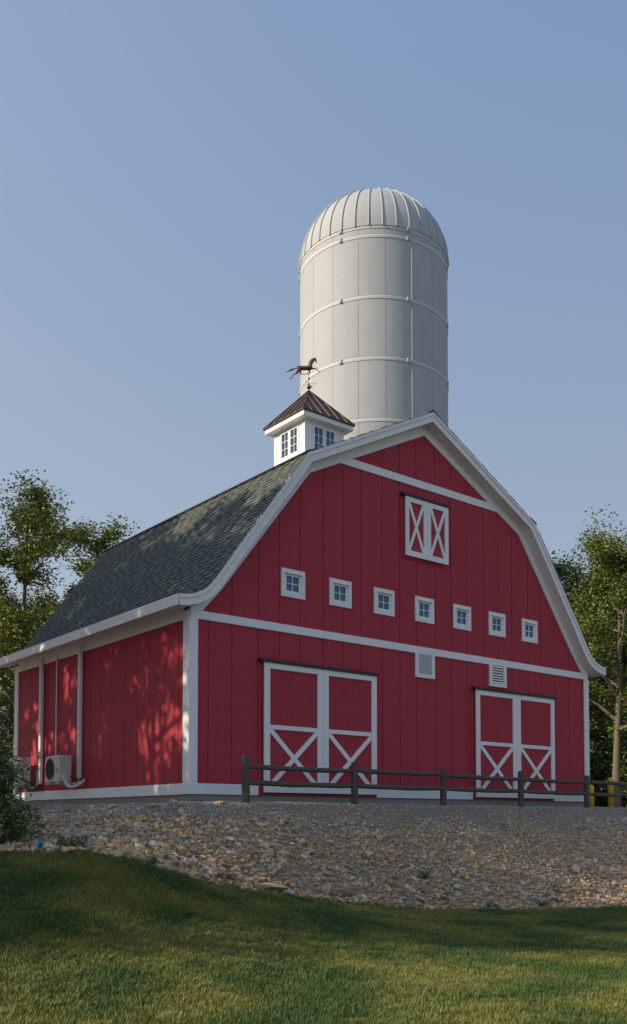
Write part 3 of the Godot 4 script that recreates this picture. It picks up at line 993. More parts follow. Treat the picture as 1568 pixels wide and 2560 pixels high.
func build_barn():
	var barn := thing("barn", "red gambrel barn with white trim and grey shingle roof above the rocky bank", "barn", CORNER + Vector3(0, EYE + GROUND, 0), TURN)
	var fd := bm()
	fd.box(Vector3(0.015, -0.35, -BARN_L + 0.015), Vector3(BARN_W - 0.015, 0.485, -0.015))
	put("foundation", fd, M.concrete, barn)
	var under := inset(profile(), 0.15)
	var gable := PackedVector2Array([Vector2(0, 0.475)])
	for q in under:
		if q.x > 0.0 and q.x < BARN_W: gable.append(q)
	gable.append(Vector2(BARN_W, 0.475))
	gable[1] = Vector2(0, 4.06)
	gable[gable.size() - 2] = Vector2(BARN_W, 4.06)
	var holes := []
	for i in 7: holes.append([2.142 + 1.2797 * i + 0.07, 4.61, 2.142 + 1.2797 * i + 0.545, 5.055])
	wall_boards("front_wall", barn, GROOVES, gable, holes, Transform3D())
	wall_boards("rear_wall", barn, GROOVES, gable, [], Transform3D(Basis(Vector3.UP, PI), Vector3(BARN_W, 0, -BARN_L)))
	var side := rect(0.0, 0.475, BARN_L, 4.05)
	# side walls: local x runs from the front corner to the back
	wall_boards("side_wall", barn, SIDE_GROOVES, side, [], Transform3D(Basis(Vector3(0, 0, -1), Vector3.UP, Vector3(-1, 0, 0)) , Vector3(0, 0, 0)))
	wall_boards("side_wall", barn, SIDE_GROOVES, side, [], Transform3D(Basis(Vector3(0, 0, 1), Vector3.UP, Vector3(1, 0, 0)), Vector3(BARN_W, 0, -BARN_L)))
	# trim of the front
	for x in [[0.0, 4.26], [4.263, 8.52], [8.523, BARN_W]]:
		trim("belt_board", barn, Vector3(x[0], 3.80, -0.002), Vector3(x[1], 3.965, 0.032))
	trim("belt_board", barn, Vector3(3.2, 7.663, -0.002), Vector3(BARN_W - 3.2, 7.838, 0.031))
	for x in [[0.165, 1.58], [4.76, 7.90], [11.06, BARN_W - 0.165]]:
		trim("skirt_board", barn, Vector3(x[0], 0.475, -0.002), Vector3(x[1], 0.68, 0.030))
	var inner := PackedVector2Array([Vector2(0.262, 3.966), Vector2(0.437, 4.162), Vector2(0.708, 4.46), Vector2(2.88, 7.25), Vector2(6.3, 8.94), Vector2(BARN_W - 2.88, 7.25), Vector2(BARN_W - 0.708, 4.46), Vector2(BARN_W - 0.437, 4.162), Vector2(BARN_W - 0.262, 3.966)])
	var outer := PackedVector2Array([Vector2(-0.03, 3.966)])
	var soff := inset(profile(), 0.196)
	for q in soff:
		if q.x > 0.0 and q.x < BARN_W: outer.append(q)
	outer.append(Vector2(BARN_W + 0.03, 3.966))
	var fr := bm()
	fr.prism(band(outer, inner), -0.001, 0.029)
	put("frieze_board", fr, M.white, barn)
	# corner boards: on the front and on the sides
	for x in [0, 1]:
		var a := -0.034 if x == 0 else BARN_W - 0.165
		trim("corner_board", barn, Vector3(a, 0.475, -0.002), Vector3(a + 0.199, 3.80, 0.036))
		var s := -0.034 if x == 0 else BARN_W + 0.001
		trim("corner_board", barn, Vector3(s, 0.475, -0.185), Vector3(s + 0.033, 3.96, -0.0025))
		trim("corner_board", barn, Vector3(s, 0.475, -BARN_L - 0.034), Vector3(s + 0.033, 3.96, -BARN_L + 0.20))
		trim("skirt_board", barn, Vector3(s + 0.004, 0.468, -BARN_L + 0.20), Vector3(s + 0.029, 0.68, -0.185))
		trim("frieze_board", barn, Vector3(s + 0.004, 3.79, -BARN_L + 0.20), Vector3(s + 0.029, 4.062, -0.185))
	# openings
	for i in 7: small_window(barn, 2.142 + 1.2797 * i)
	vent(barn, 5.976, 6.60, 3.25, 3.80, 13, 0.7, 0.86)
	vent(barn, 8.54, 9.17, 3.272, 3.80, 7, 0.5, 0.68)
	for a in [[1.667, 4.70], [7.955, 11.015]]:
		var m: float = (a[0] + a[1]) * 0.5
		trim("door_surround", barn, Vector3(a[0] - 0.09, 0.478, -0.001), Vector3(a[1] + 0.045, 3.16, 0.026), M.red)
		sliding_door(barn, a[0], m - 0.004, 0.535, 3.135, 1.84)
		sliding_door(barn, m + 0.004, a[1], 0.535, 3.135, 1.84)
		var t := bm()
		t.box(Vector3(a[0] - 0.11, 3.14, 0.027), Vector3(a[1] + 0.05, 3.195, 0.135), 0.006)
		t.box(Vector3(a[0] - 0.11, 3.128, 0.118), Vector3(a[1] + 0.05, 3.15, 0.135), 0.004)
		put("door_track", t, M.track, barn)
		for x in [a[0] - 0.02, m]:
			var c := bm()
			c.box(Vector3(x - 0.009, 3.125, 0.136), Vector3(x + 0.009, 3.20, 0.143))
			put("track_bracket", c, M.grille, barn)
	trim("door_surround", barn, Vector3(5.53, 5.935, -0.001), Vector3(7.06, 7.37, 0.020), M.red)
	loft_door(barn, 5.625, 6.328, 5.995, 7.36)
	loft_door(barn, 6.332, 7.035, 5.995, 7.36)
	trim("door_track", barn, Vector3(5.515, 7.362, 0.021), Vector3(7.085, 7.425, 0.11), M.track)
	# pipe covers and conduit on the side wall
	for z in [-6.78, -4.60]:
		var lo := 0.85 if z < -5.0 else 0.92
		trim("pipe_cover", barn, Vector3(-0.11, lo, z - 0.06), Vector3(-0.0305, 3.93, z + 0.06), M.hose, 0.012)
	var cd := bm()
	cd.tube([Vector3(-0.055, 1.43, -5.92), Vector3(-0.055, 3.93, -5.92)], [0.017, 0.017], 8)
	put("conduit", cd, M.hose, barn)
	build_roof(barn)
	return barn


func at_barn(x: float, y: float, z: float) -> Vector3:       # barn coordinates, y above eye level, to world
	return CORNER + Vector3(0, EYE + y, 0) + Basis(Vector3.UP, deg_to_rad(TURN)) * Vector3(x, 0, z)


func air_unit(label: String, z: float, y: float, wide: float, high: float, hoses: Array):   # hung on the side wall; own axes: x off the wall is negative, z along it
	var o := thing("air_conditioner", label, "air conditioner", at_barn(0, y, z), TURN, "outdoor units on the side wall")
	var b := MB.new()
	b.box(Vector3(-0.55, 0, -wide * 0.5), Vector3(-0.25, high, wide * 0.5), 0.018)
	put("case", b, M.beige, o)
	var fc := Vector3(-0.551, high * 0.5, -wide * 0.12)
	var R := high * 0.40
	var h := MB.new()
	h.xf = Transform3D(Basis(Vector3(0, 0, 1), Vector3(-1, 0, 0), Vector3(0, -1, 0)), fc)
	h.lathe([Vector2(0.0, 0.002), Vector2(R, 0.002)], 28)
	put("fan_dark_disc", h, M.painted_dark, o)  # flat disc on the case, its dark colour paints the shaded fan recess
	var g := MB.new()
	for i in 9:
		var rr := R * (i + 1) / 9.0
		var ring := []
		var rad := []
		for k in 29:
			var w := TAU * k / 28.0
			ring.append(fc + Vector3(-0.014, sin(w) * rr, cos(w) * rr)); rad.append(0.0035)
		g.tube(ring, rad, 4, false)
	for k in 10:
		var w := TAU * k / 10.0
		g.tube([fc + Vector3(-0.016, 0, 0), fc + Vector3(-0.016, sin(w) * R, cos(w) * R)], [0.004, 0.004], 4, false)
	put("fan_grille", g, M.grille, o)
	var rim := MB.new()
	rim.xf = h.xf
	rim.lathe([Vector2(R + 0.03, 0.0), Vector2(R + 0.028, 0.012), Vector2(R + 0.004, 0.014), Vector2(R, 0.002)], 28)
	put("fan_rim", rim, M.beige, o)
	var l := MB.new()
	l.box(Vector3(-0.553, high * 0.36, wide * 0.31), Vector3(-0.549, high * 0.52, wide * 0.39))
	l.box(Vector3(-0.553, high * 0.58, wide * 0.33), Vector3(-0.549, high * 0.61, wide * 0.38))
	put("label_plate", l, M.grille, o)
	var cv := MB.new()
	cv.box(Vector3(-0.50, 0.04, wide * 0.5 - 0.002), Vector3(-0.30, high * 0.34, wide * 0.5 + 0.02), 0.01)
	put("valve_cover", cv, M.beige, o)
	for s in [-0.32, 0.32]:
		var br := MB.new()
		br.box(Vector3(-0.56, -0.045, s * wide - 0.02), Vector3(-0.004, -0.002, s * wide + 0.02))
		br.box(Vector3(-0.045, -0.045, s * wide - 0.018), Vector3(-0.004, 0.42, s * wide + 0.018))
		put("bracket", br, M.hose, o)
	for q in hoses:
		var hb := MB.new()
		var pts := []
		var rad := []
		for k in 13:
			var t := k / 12.0
			var a: Vector3 = q[0]; var c: Vector3 = q[1]; var e: Vector3 = q[2]
			pts.append(a * (1 - t) * (1 - t) + c * 2 * t * (1 - t) + e * t * t); rad.append(q[3])
		hb.tube(pts, rad, 8)
		put("hose", hb, M.black if q[4] else M.hose, o)


# ------------------------------------------------------------------ cupola, weathervane, silo
const RIDGE := Vector3(6.3, 0, -4.2875)


func build_cupola():
	var o := thing("cupola", "white cupola with paned windows and copper hip roof on the barn's ridge", "cupola", at_barn(RIDGE.x, 8.9, RIDGE.z), TURN)
	var Y := -8.9
	var h := 0.655
	var base := MB.new(Vector3(0, Y, 0))
	var k := 0.74
	for s in 4:
		base.xf = Transform3D(Basis(Vector3.UP, s * PI / 2), Vector3.ZERO)
		base.box(Vector3(-k, 8.95, k - 0.05), Vector3(k - 0.05, 9.44, k), 0.004)
	put("skirt", base, M.white, o)
	var ledge := MB.new(Vector3(0, Y, 0))
	ledge.box(Vector3(-k - 0.025, 9.44, -k - 0.025), Vector3(k + 0.025, 9.475, k + 0.025), 0.008)
	put("ledge", ledge, M.white, o)
	for s in 4:
		var turn := Transform3D(Basis(Vector3.UP, s * PI / 2), Vector3.ZERO)
		var w := MB.new(Vector3(0, Y, 0))                       # the wall of one face, round its window opening
		w.xf = turn
		w.box(Vector3(-h, 9.475, h - 0.07), Vector3(-0.385, 10.40, h), 0.004)
		w.box(Vector3(0.385, 9.475, h - 0.07), Vector3(h - 0.071, 10.40, h), 0.004)
		w.box(Vector3(-0.385, 9.475, h - 0.07), Vector3(0.385, 9.60, h - 0.002))
		w.box(Vector3(-0.385, 10.33, h - 0.07), Vector3(0.385, 10.40, h - 0.002))
		put("wall", w, M.white, o)
		var cb := MB.new(Vector3(0, Y, 0))
		cb.xf = turn
		cb.box(Vector3(-h - 0.014, 9.476, h - 0.085), Vector3(-h + 0.085, 10.395, h + 0.014), 0.004)
		put("corner_board", cb, M.white, o)
		var fz := MB.new(Vector3(0, Y, 0))
		fz.xf = turn
		fz.box(Vector3(-h + 0.086, 10.345, h - 0.001), Vector3(h - 0.0855, 10.398, h + 0.013), 0.003)
		put("frieze_board", fz, M.white, o)
		for q in [-1, 1]:
			var win := group_part("window", o)
			var xa := -0.385 if q < 0 else 0.006
			var xb := -0.006 if q < 0 else 0.385
			var f := MB.new(Vector3(0, Y, 0))
			f.xf = turn
			var g := 0.05
			f.box(Vector3(xa, 9.60, h - 0.05), Vector3(xa + g, 10.33, h + 0.016), 0.003)
			f.box(Vector3(xb - g, 9.60, h - 0.05), Vector3(xb, 10.33, h + 0.016), 0.003)
			f.box(Vector3(xa + g, 9.60, h - 0.05), Vector3(xb - g, 9.65, h + 0.014), 0.003)
			f.box(Vector3(xa + g, 10.275, h - 0.05), Vector3(xb - g, 10.33, h + 0.014), 0.003)
			put("frame", f, M.white, win)
			var m := MB.new(Vector3(0, Y, 0))
			m.xf = turn
			var cx := (xa + xb) * 0.5
			m.box(Vector3(cx - 0.008, 9.65, h - 0.012), Vector3(cx + 0.008, 10.275, h + 0.004))
			for j in [1, 2]:
				var y := lerpf(9.65, 10.275, j / 3.0)
				m.box(Vector3(xa + g, y - 0.008, h - 0.013), Vector3(xb - g, y + 0.008, h + 0.003))
			put("muntin", m, M.white, win)
			for i in 2:
				for j in 3:
					var p := MB.new(Vector3(0, Y, 0))
					p.xf = turn
					p.box(Vector3((xa + g if i == 0 else cx) + 0.001, lerpf(9.65, 10.275, j / 3.0) + 0.001, h - 0.024), Vector3((cx if i == 0 else xb - g) - 0.001, lerpf(9.65, 10.275, (j + 1) / 3.0) - 0.001, h - 0.019))
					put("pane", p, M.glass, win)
	var fa := MB.new(Vector3(0, Y, 0))
	fa.box(Vector3(-0.85, 10.401, -0.85), Vector3(0.85, 10.53, 0.85), 0.006)
	put("eave", fa, M.white, o)
	var r := MB.new(Vector3(0, Y, 0))
	var e := 0.885
	var tip := Vector3(0, 11.57, 0)
	for s in 4:
		r.xf = Transform3D(Basis(Vector3.UP, s * PI / 2), Vector3.ZERO)
		r.tri(Vector3(-e, 10.555, e), Vector3(e, 10.555, e), tip)
		r.quad(Vector3(-e, 10.531, e), Vector3(e, 10.531, e), Vector3(e, 10.555, e), Vector3(-e, 10.555, e))
		r.tri(Vector3(-e, 10.531, e), Vector3(0, 10.531, 0), Vector3(e, 10.531, e))
	var roof := put("roof", r, M.copper, o)
	for s in 4:
		var turn := Transform3D(Basis(Vector3.UP, s * PI / 2), Vector3.ZERO)
		var slope := Vector3(0, 11.57 - 10.555, -e)
		var nn := Vector3(0, e, 11.57 - 10.555).normalized()
		for i in 5:
			var x := (i - 2) * 0.30
			var t := 1.0 - absf(x) / e
			var sm := MB.new(Vector3(0, Y, 0))
			sm.xf = turn
			var a := Vector3(x, 10.555, e) + nn * 0.012
			sm.bar(a, a + slope * (t - 0.012), 0.012, 0.030, nn)
			put("seam", sm, M.copper_seam, roof)
		var hip := MB.new(Vector3(0, Y, 0))
		hip.xf = turn
		hip.tube([Vector3(-e, 10.556, e), tip], [0.022, 0.022], 6)
		put("hip_cap", hip, M.copper, roof)


func build_vane():
	var o := thing("weathervane", "copper weathervane of a running horse on the cupola's tip", "weathervane", at_barn(RIDGE.x, 11.56, RIDGE.z), 0.0)
	var p := MB.new()
	p.tube([Vector3(0, -0.02, 0), Vector3(0, 0.56, 0)], [0.010, 0.008], 8)
	put("rod", p, M.bronze, o)
	for q in [[0.105, 0.060], [0.345, 0.031], [0.195, 0.022]]:
		var s := MB.new()
		var prof := []
		for k in 9:
			var w := -PI / 2 + PI * k / 8.0
			prof.append(Vector2(cos(w) * q[1], q[0] + sin(w) * q[1]))
		s.lathe(prof, 14)
		put("ball", s, M.bronze, o)
	var font := SystemFont.new()
	font.font_names = PackedStringArray(["Droid Serif"])
	for k in 4:
		var w := deg_to_rad(-24.0 + 90.0 * k)
		var d := Vector3(cos(w), 0, -sin(w))
		var a := MB.new()
		a.tube([Vector3(0, 0.185, 0), Vector3(0, 0.185, 0) + d * 0.175], [0.006, 0.005], 6)
		put("arm", a, M.bronze_pale, o)
		var t := TextMesh.new()
		t.text = ["E", "N", "W", "S"][k]
		t.font = font
		t.font_size = 32; t.pixel_size = 0.0032; t.depth = 0.008
		put("letter", t, M.bronze_pale, o, Transform3D(Basis(Vector3.UP, w), Vector3(0, 0.20, 0) + d * 0.205))
	# the horse, in its own side view: metres right of and above the rod
	var K := 0.000843
	var P := func(x: float, y: float, z := 0.0) -> Vector3: return Vector3((x - 868.0) * K, (1215.0 - y) * K, z)
	var hb := MB.new()
	hb.tube([P.call(478, 470), P.call(500, 478), P.call(560, 480), P.call(680, 478), P.call(800, 470), P.call(890, 455), P.call(950, 440), P.call(985, 440)], [0.012, 0.046, 0.062, 0.055, 0.058, 0.068, 0.056, 0.015], 12)
	hb.tube([P.call(890, 470), P.call(905, 380), P.call(935, 300), P.call(985, 220), P.call(1050, 165), P.call(1080, 165)], [0.050, 0.062, 0.052, 0.042, 0.034, 0.020], 10)
	hb.tube([P.call(1060, 140), P.call(1085, 175), P.call(1098, 235), P.call(1104, 280)], [0.024, 0.028, 0.019, 0.013], 8)
	for z in [-0.014, 0.014]: hb.tube([P.call(1070, 145, z), P.call(1074, 92, z * 1.3)], [0.010, 0.002], 5)
	hb.tube([P.call(950, 475, 0.02), P.call(1000, 495, 0.022), P.call(1090, 472, 0.022), P.call(1150, 530, 0.022), P.call(1205, 592, 0.022)], [0.030, 0.020, 0.014, 0.010, 0.013], 7)
	hb.tube([P.call(880, 500, -0.02), P.call(892, 590, -0.022), P.call(868, 632, -0.022), P.call(815, 640, -0.022), P.call(765, 632, -0.022)], [0.030, 0.018, 0.014, 0.009, 0.012], 7)
	hb.tube([P.call(560, 500, 0.02), P.call(520, 590, 0.024), P.call(460, 675, 0.024), P.call(385, 700, 0.024), P.call(320, 815, 0.024), P.call(238, 862, 0.024)], [0.055, 0.042, 0.022, 0.014, 0.010, 0.014], 8)
	hb.tube([P.call(590, 520, -0.02), P.call(605, 600, -0.024), P.call(604, 665, -0.024), P.call(690, 652, -0.024), P.call(745, 668, -0.024)], [0.042, 0.024, 0.014, 0.009, 0.012], 7)
	hb.tube([P.call(500, 470), P.call(430, 500), P.call(310, 550), P.call(220, 595), P.call(108, 628)], [0.010, 0.012, 0.026, 0.014, 0.003], 7)
	var horse := put("horse", hb, M.bronze, o, Transform3D(Basis(Vector3.UP, deg_to_rad(6.0)), Vector3.ZERO))
	var mane := MB.new()
	mane.tube([P.call(850, 370), P.call(880, 270), P.call(940, 190), P.call(1010, 140), P.call(1065, 125)], [0.006, 0.014, 0.014, 0.012, 0.006], 6)
	put("mane", mane, M.copper, horse)


func build_silo():
	var at := Vector3(2.363, EYE + 0.3, -36.0)
	var o := thing("silo", "tall white metal silo with ribbed dome standing behind the barn", "silo", at, 0.0)
	var R := 2.885
	var off := Vector3(0, -0.3, 0)
	var rows := [0.3, 3.14, 5.41, 7.68, 9.95, 12.21, 14.48, 16.75, 19.01, 21.28, 21.56]
	var start := deg_to_rad(1.2 + 4.0)                       # a seam faces the camera almost squarely
	var turn := deg_to_rad(20.0)
	for i in rows.size() - 1:
		for k in 18:
			var b := MB.new(off)
			var a0 := start + k * turn; var a1 := a0 + turn
			var e := 0.0022
			var y0: float = rows[i] + 0.003; var y1: float = rows[i + 1] - 0.003
			b.lathe([Vector2(R, y0), Vector2(R, y1)], 6, a0 + e, a1 - e)
			for w in [a0 + e, a1 - e]:                           # folded edges of the sheet
				var d := Vector3(sin(w), 0, cos(w))
				b.quad(d * (R - 0.02) + Vector3(0, y0, 0), d * R + Vector3(0, y0, 0), d * R + Vector3(0, y1, 0), d * (R - 0.02) + Vector3(0, y1, 0))
			put("wall_panel", b, M.steel if (i + k * 5) % 3 else M.steel2, o)
	var core := MB.new(off)
	core.lathe([Vector2(R - 0.018, 0.0), Vector2(R - 0.018, 21.6)], 72)
	put("wall_lining", core, M.grille, o)
	for k in 3:                                                # raised battens on some seams
		var w := start + (k * 5 + 1) * turn
		var s := MB.new(off)
		s.tube([Vector3(sin(w), 0, cos(w)) * (R + 0.008) + Vector3(0, 0.3, 0), Vector3(sin(w), 0, cos(w)) * (R + 0.008) + Vector3(0, 21.5, 0)], [0.022, 0.022], 6)
		put("batten", s, M.steel, o)
	for y in [21.54, 21.20, 18.93, 16.66, 14.39, 12.12, 9.85, 7.58, 5.31, 3.04]:
		var b := MB.new(off)
		b.lathe([Vector2(R + 0.001, y - 0.07), Vector2(R + 0.016, y - 0.062), Vector2(R + 0.020, y), Vector2(R + 0.016, y + 0.062), Vector2(R + 0.001, y + 0.07)], 96, 0.0, TAU, false)
		var hoop := put("hoop", b, M.hoop, o)
		for k in 7:
			var w := deg_to_rad(-32.0 + 50.0 * k + 4.0)
			var c := MB.new(off)
			c.xf = Transform3D(Basis(Vector3.UP, w), Vector3.ZERO)
			c.box(Vector3(-0.05, y - 0.07, R + 0.012), Vector3(0.05, y + 0.085, R + 0.065), 0.02)
			put("clip", c, M.steel2, hoop)
	var Rd := R + 0.035
	var H := 2.70
	for k in 36:
		var a0 := deg_to_rad(k * 10.0 + 3.0); var a1 := a0 + deg_to_rad(10.0)
		var b := MB.new(off)
		var prof := []
		for j in 15:
			var w := PI / 2 * j / 14.0
			prof.append(Vector2(maxf(cos(w) * Rd, 0.02), 21.58 + sin(w) * H))
		b.lathe(prof, 4, a0 + 0.0015, a1 - 0.0015)
		put("dome_panel", b, M.steel if k % 2 else M.steel2, o)
		var s := MB.new(off)
		var pts := []
		var rad := []
		for j in 15:
			var w := PI / 2 * j / 14.0 * 0.985
			pts.append(Vector3(sin(a0) * cos(w) * (Rd + 0.018), 21.58 + sin(w) * (H + 0.018), cos(a0) * cos(w) * (Rd + 0.018)))
			rad.append(0.024)
		s.tube(pts, rad, 6)
		put("rib", s, M.steel, o)
	var cap := MB.new(off)
	cap.lathe([Vector2(0.34, 24.26), Vector2(0.32, 24.32), Vector2(0.001, 24.36)], 24)
	put("cap", cap, M.steel, o)


# ------------------------------------------------------------------ fence, bollards, small things
func build_fence():
	var A := Vector2(-1.222, 16.904); var B := Vector2(7.094, 24.268)
	var ts := [0.0, 0.2458, 0.4890, 0.7445, 1.0, 1.25]
	var at := ground_at(A.x, A.y)
	var o := thing("split_rail_fence", "dark weathered split rail fence along the crest before the barn", "fence", at, 0.0)
	var pos := []
	var r := RandomNumberGenerator.new()
	r.seed = 17
	for t in ts:
		var q := A + (B - A) * float(t)
		pos.append(Vector3(q.x, EYE + 0.262, -q.y) - at)
	for i in pos.size():
		var b := MB.new()
		var h: float = [0.90, 0.885, 0.88, 0.895, 0.875, 0.88][i]
		b.xf = Transform3D(Basis(Vector3.UP, deg_to_rad(TURN + r.randfn() * 4.0)) * Basis(Vector3(0, 0, 1), r.randfn() * 0.008), pos[i])
		var ring := []
		var lv := [-0.25, 0.0, 0.30, 0.60, h - 0.03, h]
		for j in lv.size():
			var s: float = 0.068 * r.randf_range(0.94, 1.06) * (0.86 if j == lv.size() - 1 else 1.0)
			var pts := []
			for k in 8:
				var w := TAU * (k + 0.5) / 8.0
				pts.append(Vector3(cos(w) * s * 1.12, lv[j], sin(w) * s * 1.12))
			ring.append(pts)
		for j in lv.size() - 1:
			for k in 8:
				var m := (k + 1) % 8
				b.quad(ring[j][m], ring[j][k], ring[j + 1][k], ring[j + 1][m])
		for k in range(1, 7): b.tri(ring[-1][0], ring[-1][k + 1], ring[-1][k])
		put("post", b, M.wood, o)
	for i in pos.size() - 1:
		for lv in [0.705, 0.405]:
			var b := MB.new()
			var a: Vector3 = pos[i] + Vector3(0, lv + r.randfn() * 0.010, 0)
			var e: Vector3 = pos[i + 1] + Vector3(0, lv + r.randfn() * 0.010, 0)
			var pts := []
			var rad := []
			for k in 8:
				var t := k / 7.0
				pts.append(a.lerp(e, t) + Vector3(0, -sin(PI * t) * 0.012 + r.randfn() * 0.004, r.randfn() * 0.004))
				rad.append((0.056 if k > 0 and k < 7 else 0.040) * r.randf_range(0.92, 1.06))
			b.tube(pts, rad, 6)
			var rail := put("rail", b, M.wood, o)
			rail.name = rail.name


func build_bollards():
	for s in [[9.52, 32.0, "yellow bollard half hidden by the fence post at the barn's corner"], [8.43, 26.5, "yellow bollard standing clear behind the fence rails before the tree trunk"]]:
		var g := ground_at(s[0], s[1])
		g.y = EYE + 0.28
		var o := thing("bollard", s[2], "bollard", g, 0.0, "yellow bollards")
		var b := MB.new()
		var prof := [Vector2(0.001, -0.05), Vector2(0.085, -0.05), Vector2(0.085, 0.83)]
		for k in 6:
			var w := PI / 2 * (k + 1) / 6.0
			prof.append(Vector2(maxf(cos(w) * 0.085, 0.001), 0.83 + sin(w) * 0.075))
		b.lathe(prof, 24)
		put("sleeve", b, M.yellow, o)
		var rim := MB.new()
		rim.lathe([Vector2(0.0855, 0.80), Vector2(0.0895, 0.803), Vector2(0.0895, 0.818), Vector2(0.0855, 0.821)], 24)
		put("cap_ring", rim, M.yellow, o)


func build_small():
	boulder("broad flat tan boulder lying at the lawn's edge under the bank", -0.62, 13.82, Vector3(0.86, 0.24, 0.5), 8, 0, 501, 0.30)
	boulder("rounded ochre boulder sitting high on the bank below the large door", 0.05, 16.75, Vector3(0.24, 0.17, 0.2), 30, 2, 502, 0.22)
	boulder("long flat brown stone on the gravel near the barn's corner", -2.72, 16.05, Vector3(0.34, 0.13, 0.22), 20, 1, 503, 0.2)
	boulder("pair of tan stones heaped on the gravel by the barn's corner, larger one", -2.38, 16.15, Vector3(0.30, 0.18, 0.24), 70, 0, 504, 0.2)
	boulder("pale square stone alone in the grey gravel", -2.20, 15.55, Vector3(0.15, 0.14, 0.14), 10, 4, 505, 0.15)
	boulder("low tan slab in the gravel left of the first fence post", -1.62, 16.45, Vector3(0.36, 0.11, 0.24), 40, 2, 506, 0.2)
	boulder("dark brown upright stone at the foot of the bank", 1.22, 15.25, Vector3(0.26, 0.24, 0.2), 60, 5, 507, 0.2)
	# the blue cup on its pale stone
	var c := ground_at(-3.72, 12.72)
	var s := put("cup_stone", rock_mesh(520, 0.7), M.stone_tones[4], self, Transform3D(Basis.from_scale(Vector3(0.12, 0.09, 0.1)), c + Vector3(0, 0.025, 0)))
	tag(s, "small pale stone under the blue cup", "stone")
	var o := thing("cup", "small bright blue plastic cup tilted at the foot of the shrub", "cup", c + Vector3(0, 0.058, 0), 0.0)
	o.rotation_degrees = Vector3(4, 0, -8)
	var b := MB.new()
	b.lathe([Vector2(0.001, 0.0), Vector2(0.026, 0.0), Vector2(0.038, 0.085), Vector2(0.041, 0.088), Vector2(0.036, 0.086), Vector2(0.025, 0.006), Vector2(0.001, 0.006)], 20)
	put("body", b, M.blue, o)
	var rim := MB.new()
	rim.lathe([Vector2(0.0385, 0.078), Vector2(0.044, 0.083), Vector2(0.044, 0.090), Vector2(0.0385, 0.092)], 20)
	put("rim", rim, M.blue, o)
	# the dark lid at the foot of the barn's corner
	var l := thing("drain_lid", "low dark teal plastic lid at the foot of the barn's front corner", "lid", at_barn(0.05, 0.27, 0.22), TURN)
	var d := MB.new()
	d.xf = Transform3D(Basis.from_scale(Vector3(1.35, 1, 1)), Vector3.ZERO)
	d.lathe([Vector2(0.13, -0.03), Vector2(0.135, 0.05), Vector2(0.10, 0.085), Vector2(0.001, 0.095)], 20)
	put("dome", d, M.teal, l)
	var d2 := MB.new()
	d2.xf = d.xf
	d2.lathe([Vector2(0.136, 0.02), Vector2(0.155, 0.02), Vector2(0.155, 0.035), Vector2(0.136, 0.04)], 20)
	put("flange", d2, M.teal, l)


func build_shrubs():
	var bush := shrub_parts(90, 1.95, 1.0, 60, 75, 0.105, Color(0.070, 0.125, 0.034))
	var young := shrub_parts(91, 1.15, 0.8, 34, 60, 0.10, Color(0.085, 0.145, 0.036))
	var weed := shrub_parts(92, 0.34, 0.34, 16, 22, 0.055, Color(0.060, 0.100, 0.028))
	plant_shrub("leafy_shrub", "tall leafy shrub standing before the air conditioning units", bush, -5.1, 13.6, 30, 0.96)
	plant_shrub("leafy_shrub", "lower spreading shrub with dark foliage above the blue cup", young, -4.38, 13.1, 140, 0.82)
	plant_shrub("weed", "small weed clump between the blue cup and the stones", weed, -3.38, 13.0, 0, 0.9)
	var weeds := "sprig of green weed growing among the stones"
	for s in [[-1.25, 13.72, 0.45], [2.2, 16.1, 0.5], [1.95, 16.6, 0.55], [3.1, 16.4, 0.5], [-2.3, 13.15, 0.5], [0.2, 14.7, 0.4], [4.1, 16.9, 0.45]]:
		plant_shrub("weed", weeds, weed, s[0], s[1], s[0] * 90.0, s[2], "weeds at the foot of the bank")
	# bark mulch under the shrubs
	var b := MB.new()
	for i in 24:
		for j in 6:
			var p := []
			for q in [[0, 0], [1, 0], [1, 1], [0, 1]]:
				var x: float = lerpf(-9.0, -3.0, (i + q[0]) / 24.0)
				var d: float = edge_d(x) - 0.30 + 0.06 * sin(x * 5.0) + (j + q[1]) / 6.0 * 1.9 * smoothstep(-3.0, -4.0, x)
				p.append(ground_at(x, d) + Vector3(0, 0.012, 0))
			b.quad(p[0], p[1], p[2], p[3])
	var m := put("mulch_bed", b, M.mulch, self)
	m.set_meta("kind", "structure")


# ------------------------------------------------------------------ camera, sky, sun
func sky_image(sun: Vector3) -> Image:
	var w := 512; var h := 256
	var im := Image.create(w, h, false, Image.FORMAT_RGBF)
	var high := Color(0.054, 0.138, 0.302)
	var low := Color(0.425, 0.462, 0.470)
	var haze := Color(0.46, 0.42, 0.40)
	for j in h:
		var el := PI * (0.5 - (j + 0.5) / h)
		var t := pow(clampf(sin(el), 0.0, 1.0), 0.50)
		for i in w:
			var az := TAU * (i + 0.5) / w
			var d := Vector3(sin(az) * cos(el), sin(el), -cos(az) * cos(el))
			var c := low.lerp(high, t)
			var g := clampf(d.dot(sun) * 0.5 + 0.5, 0.0, 1.0)
			c += haze * (0.55 * pow(g, 3.0) + 1.3 * pow(g, 24.0))
			im.set_pixel(i, j, c)
	return im


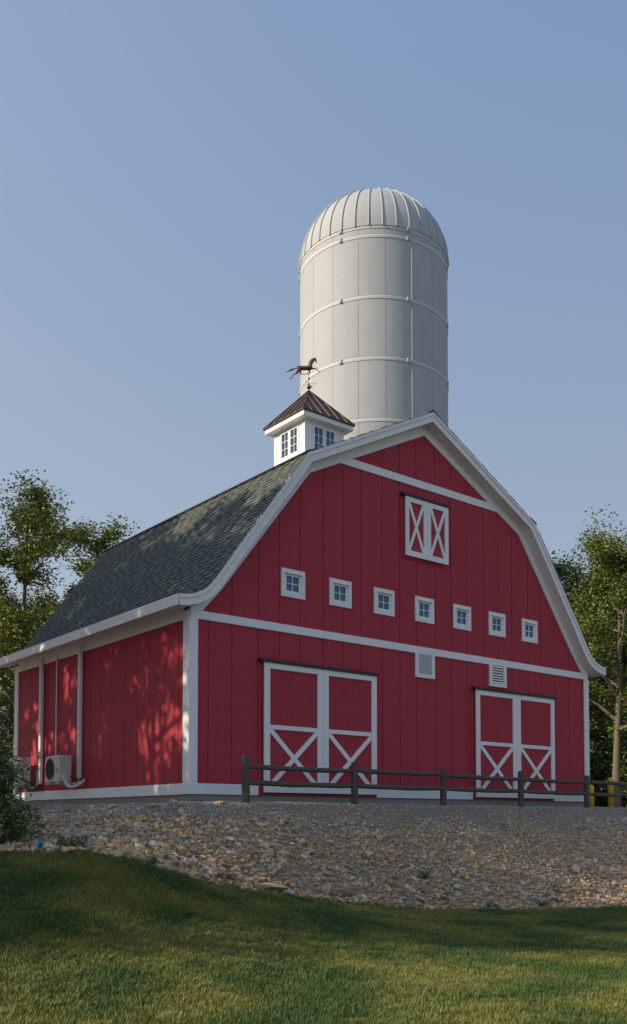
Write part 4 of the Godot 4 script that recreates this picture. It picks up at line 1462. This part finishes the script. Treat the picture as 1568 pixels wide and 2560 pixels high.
func _ready():
	rng.seed = 1
	var near := 0.1
	var f := 2337.66
	var cam := Camera3D.new()
	cam.name = "camera"
	add_child(cam)
	cam.position = Vector3(0, EYE, 0)
	cam.rotation_degrees.x = 2.416
	cam.set_frustum(2560.0 / f * near, Vector2(0.0, (1949.78 - 1280.0) / f * near), near, 2000.0)
	cam.current = true
	var to_sun := Vector3(-0.943 * cos(deg_to_rad(29.0)), sin(deg_to_rad(29.0)), 0.334 * cos(deg_to_rad(29.0))).normalized()
	var env := Environment.new()
	env.background_mode = Environment.BG_SKY
	var sm := PanoramaSkyMaterial.new()
	sm.panorama = ImageTexture.create_from_image(sky_image(to_sun))
	env.sky = Sky.new()
	env.sky.sky_material = sm
	env.tonemap_mode = Environment.TONE_MAPPER_LINEAR
	env.tonemap_exposure = 1.42
	env.sdfgi_enabled = true
	env.ssao_enabled = true
	env.ssil_enabled = true
	var we := WorldEnvironment.new()
	we.name = "environment"
	we.environment = env
	add_child(we)
	var sun := DirectionalLight3D.new()
	sun.name = "sun"
	sun.light_color = Color(1.0, 0.92, 0.80)
	sun.light_energy = 1.05
	sun.light_angular_distance = 0.6
	sun.shadow_enabled = true
	add_child(sun)
	sun.look_at_from_position(to_sun * 50.0, Vector3.ZERO)
	make_materials()
	var slope := build_land()
	build_barn()
	build_cupola()
	build_silo()
	build_woods()
	build_fence()
	build_bollards()
	build_vane()
	var H := [[Vector3(-0.40, 0.10, 0.40), Vector3(-0.36, -0.28, 0.46), Vector3(-0.07, 0.06, 0.66), 0.026, false], [Vector3(-0.46, 0.16, 0.40), Vector3(-0.44, -0.30, 0.44), Vector3(-0.07, 0.02, 0.64), 0.026, false], [Vector3(-0.30, 0.14, 0.40), Vector3(-0.20, 0.06, 0.50), Vector3(-0.08, 0.02, 0.62), 0.009, true]]
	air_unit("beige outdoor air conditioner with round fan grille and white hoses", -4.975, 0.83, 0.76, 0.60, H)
	var H2 := [[Vector3(-0.36, 0.06, 0.42), Vector3(-0.30, -0.26, 0.46), Vector3(-0.07, 0.06, 0.60), 0.020, true], [Vector3(-0.44, 0.12, 0.42), Vector3(-0.40, 0.20, 0.50), Vector3(-0.10, -0.10, 0.58), 0.014, true]]
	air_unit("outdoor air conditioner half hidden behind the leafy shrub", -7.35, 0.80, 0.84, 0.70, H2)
	build_small()
	build_shrubs()
	build_stones(slope)
	build_grass()
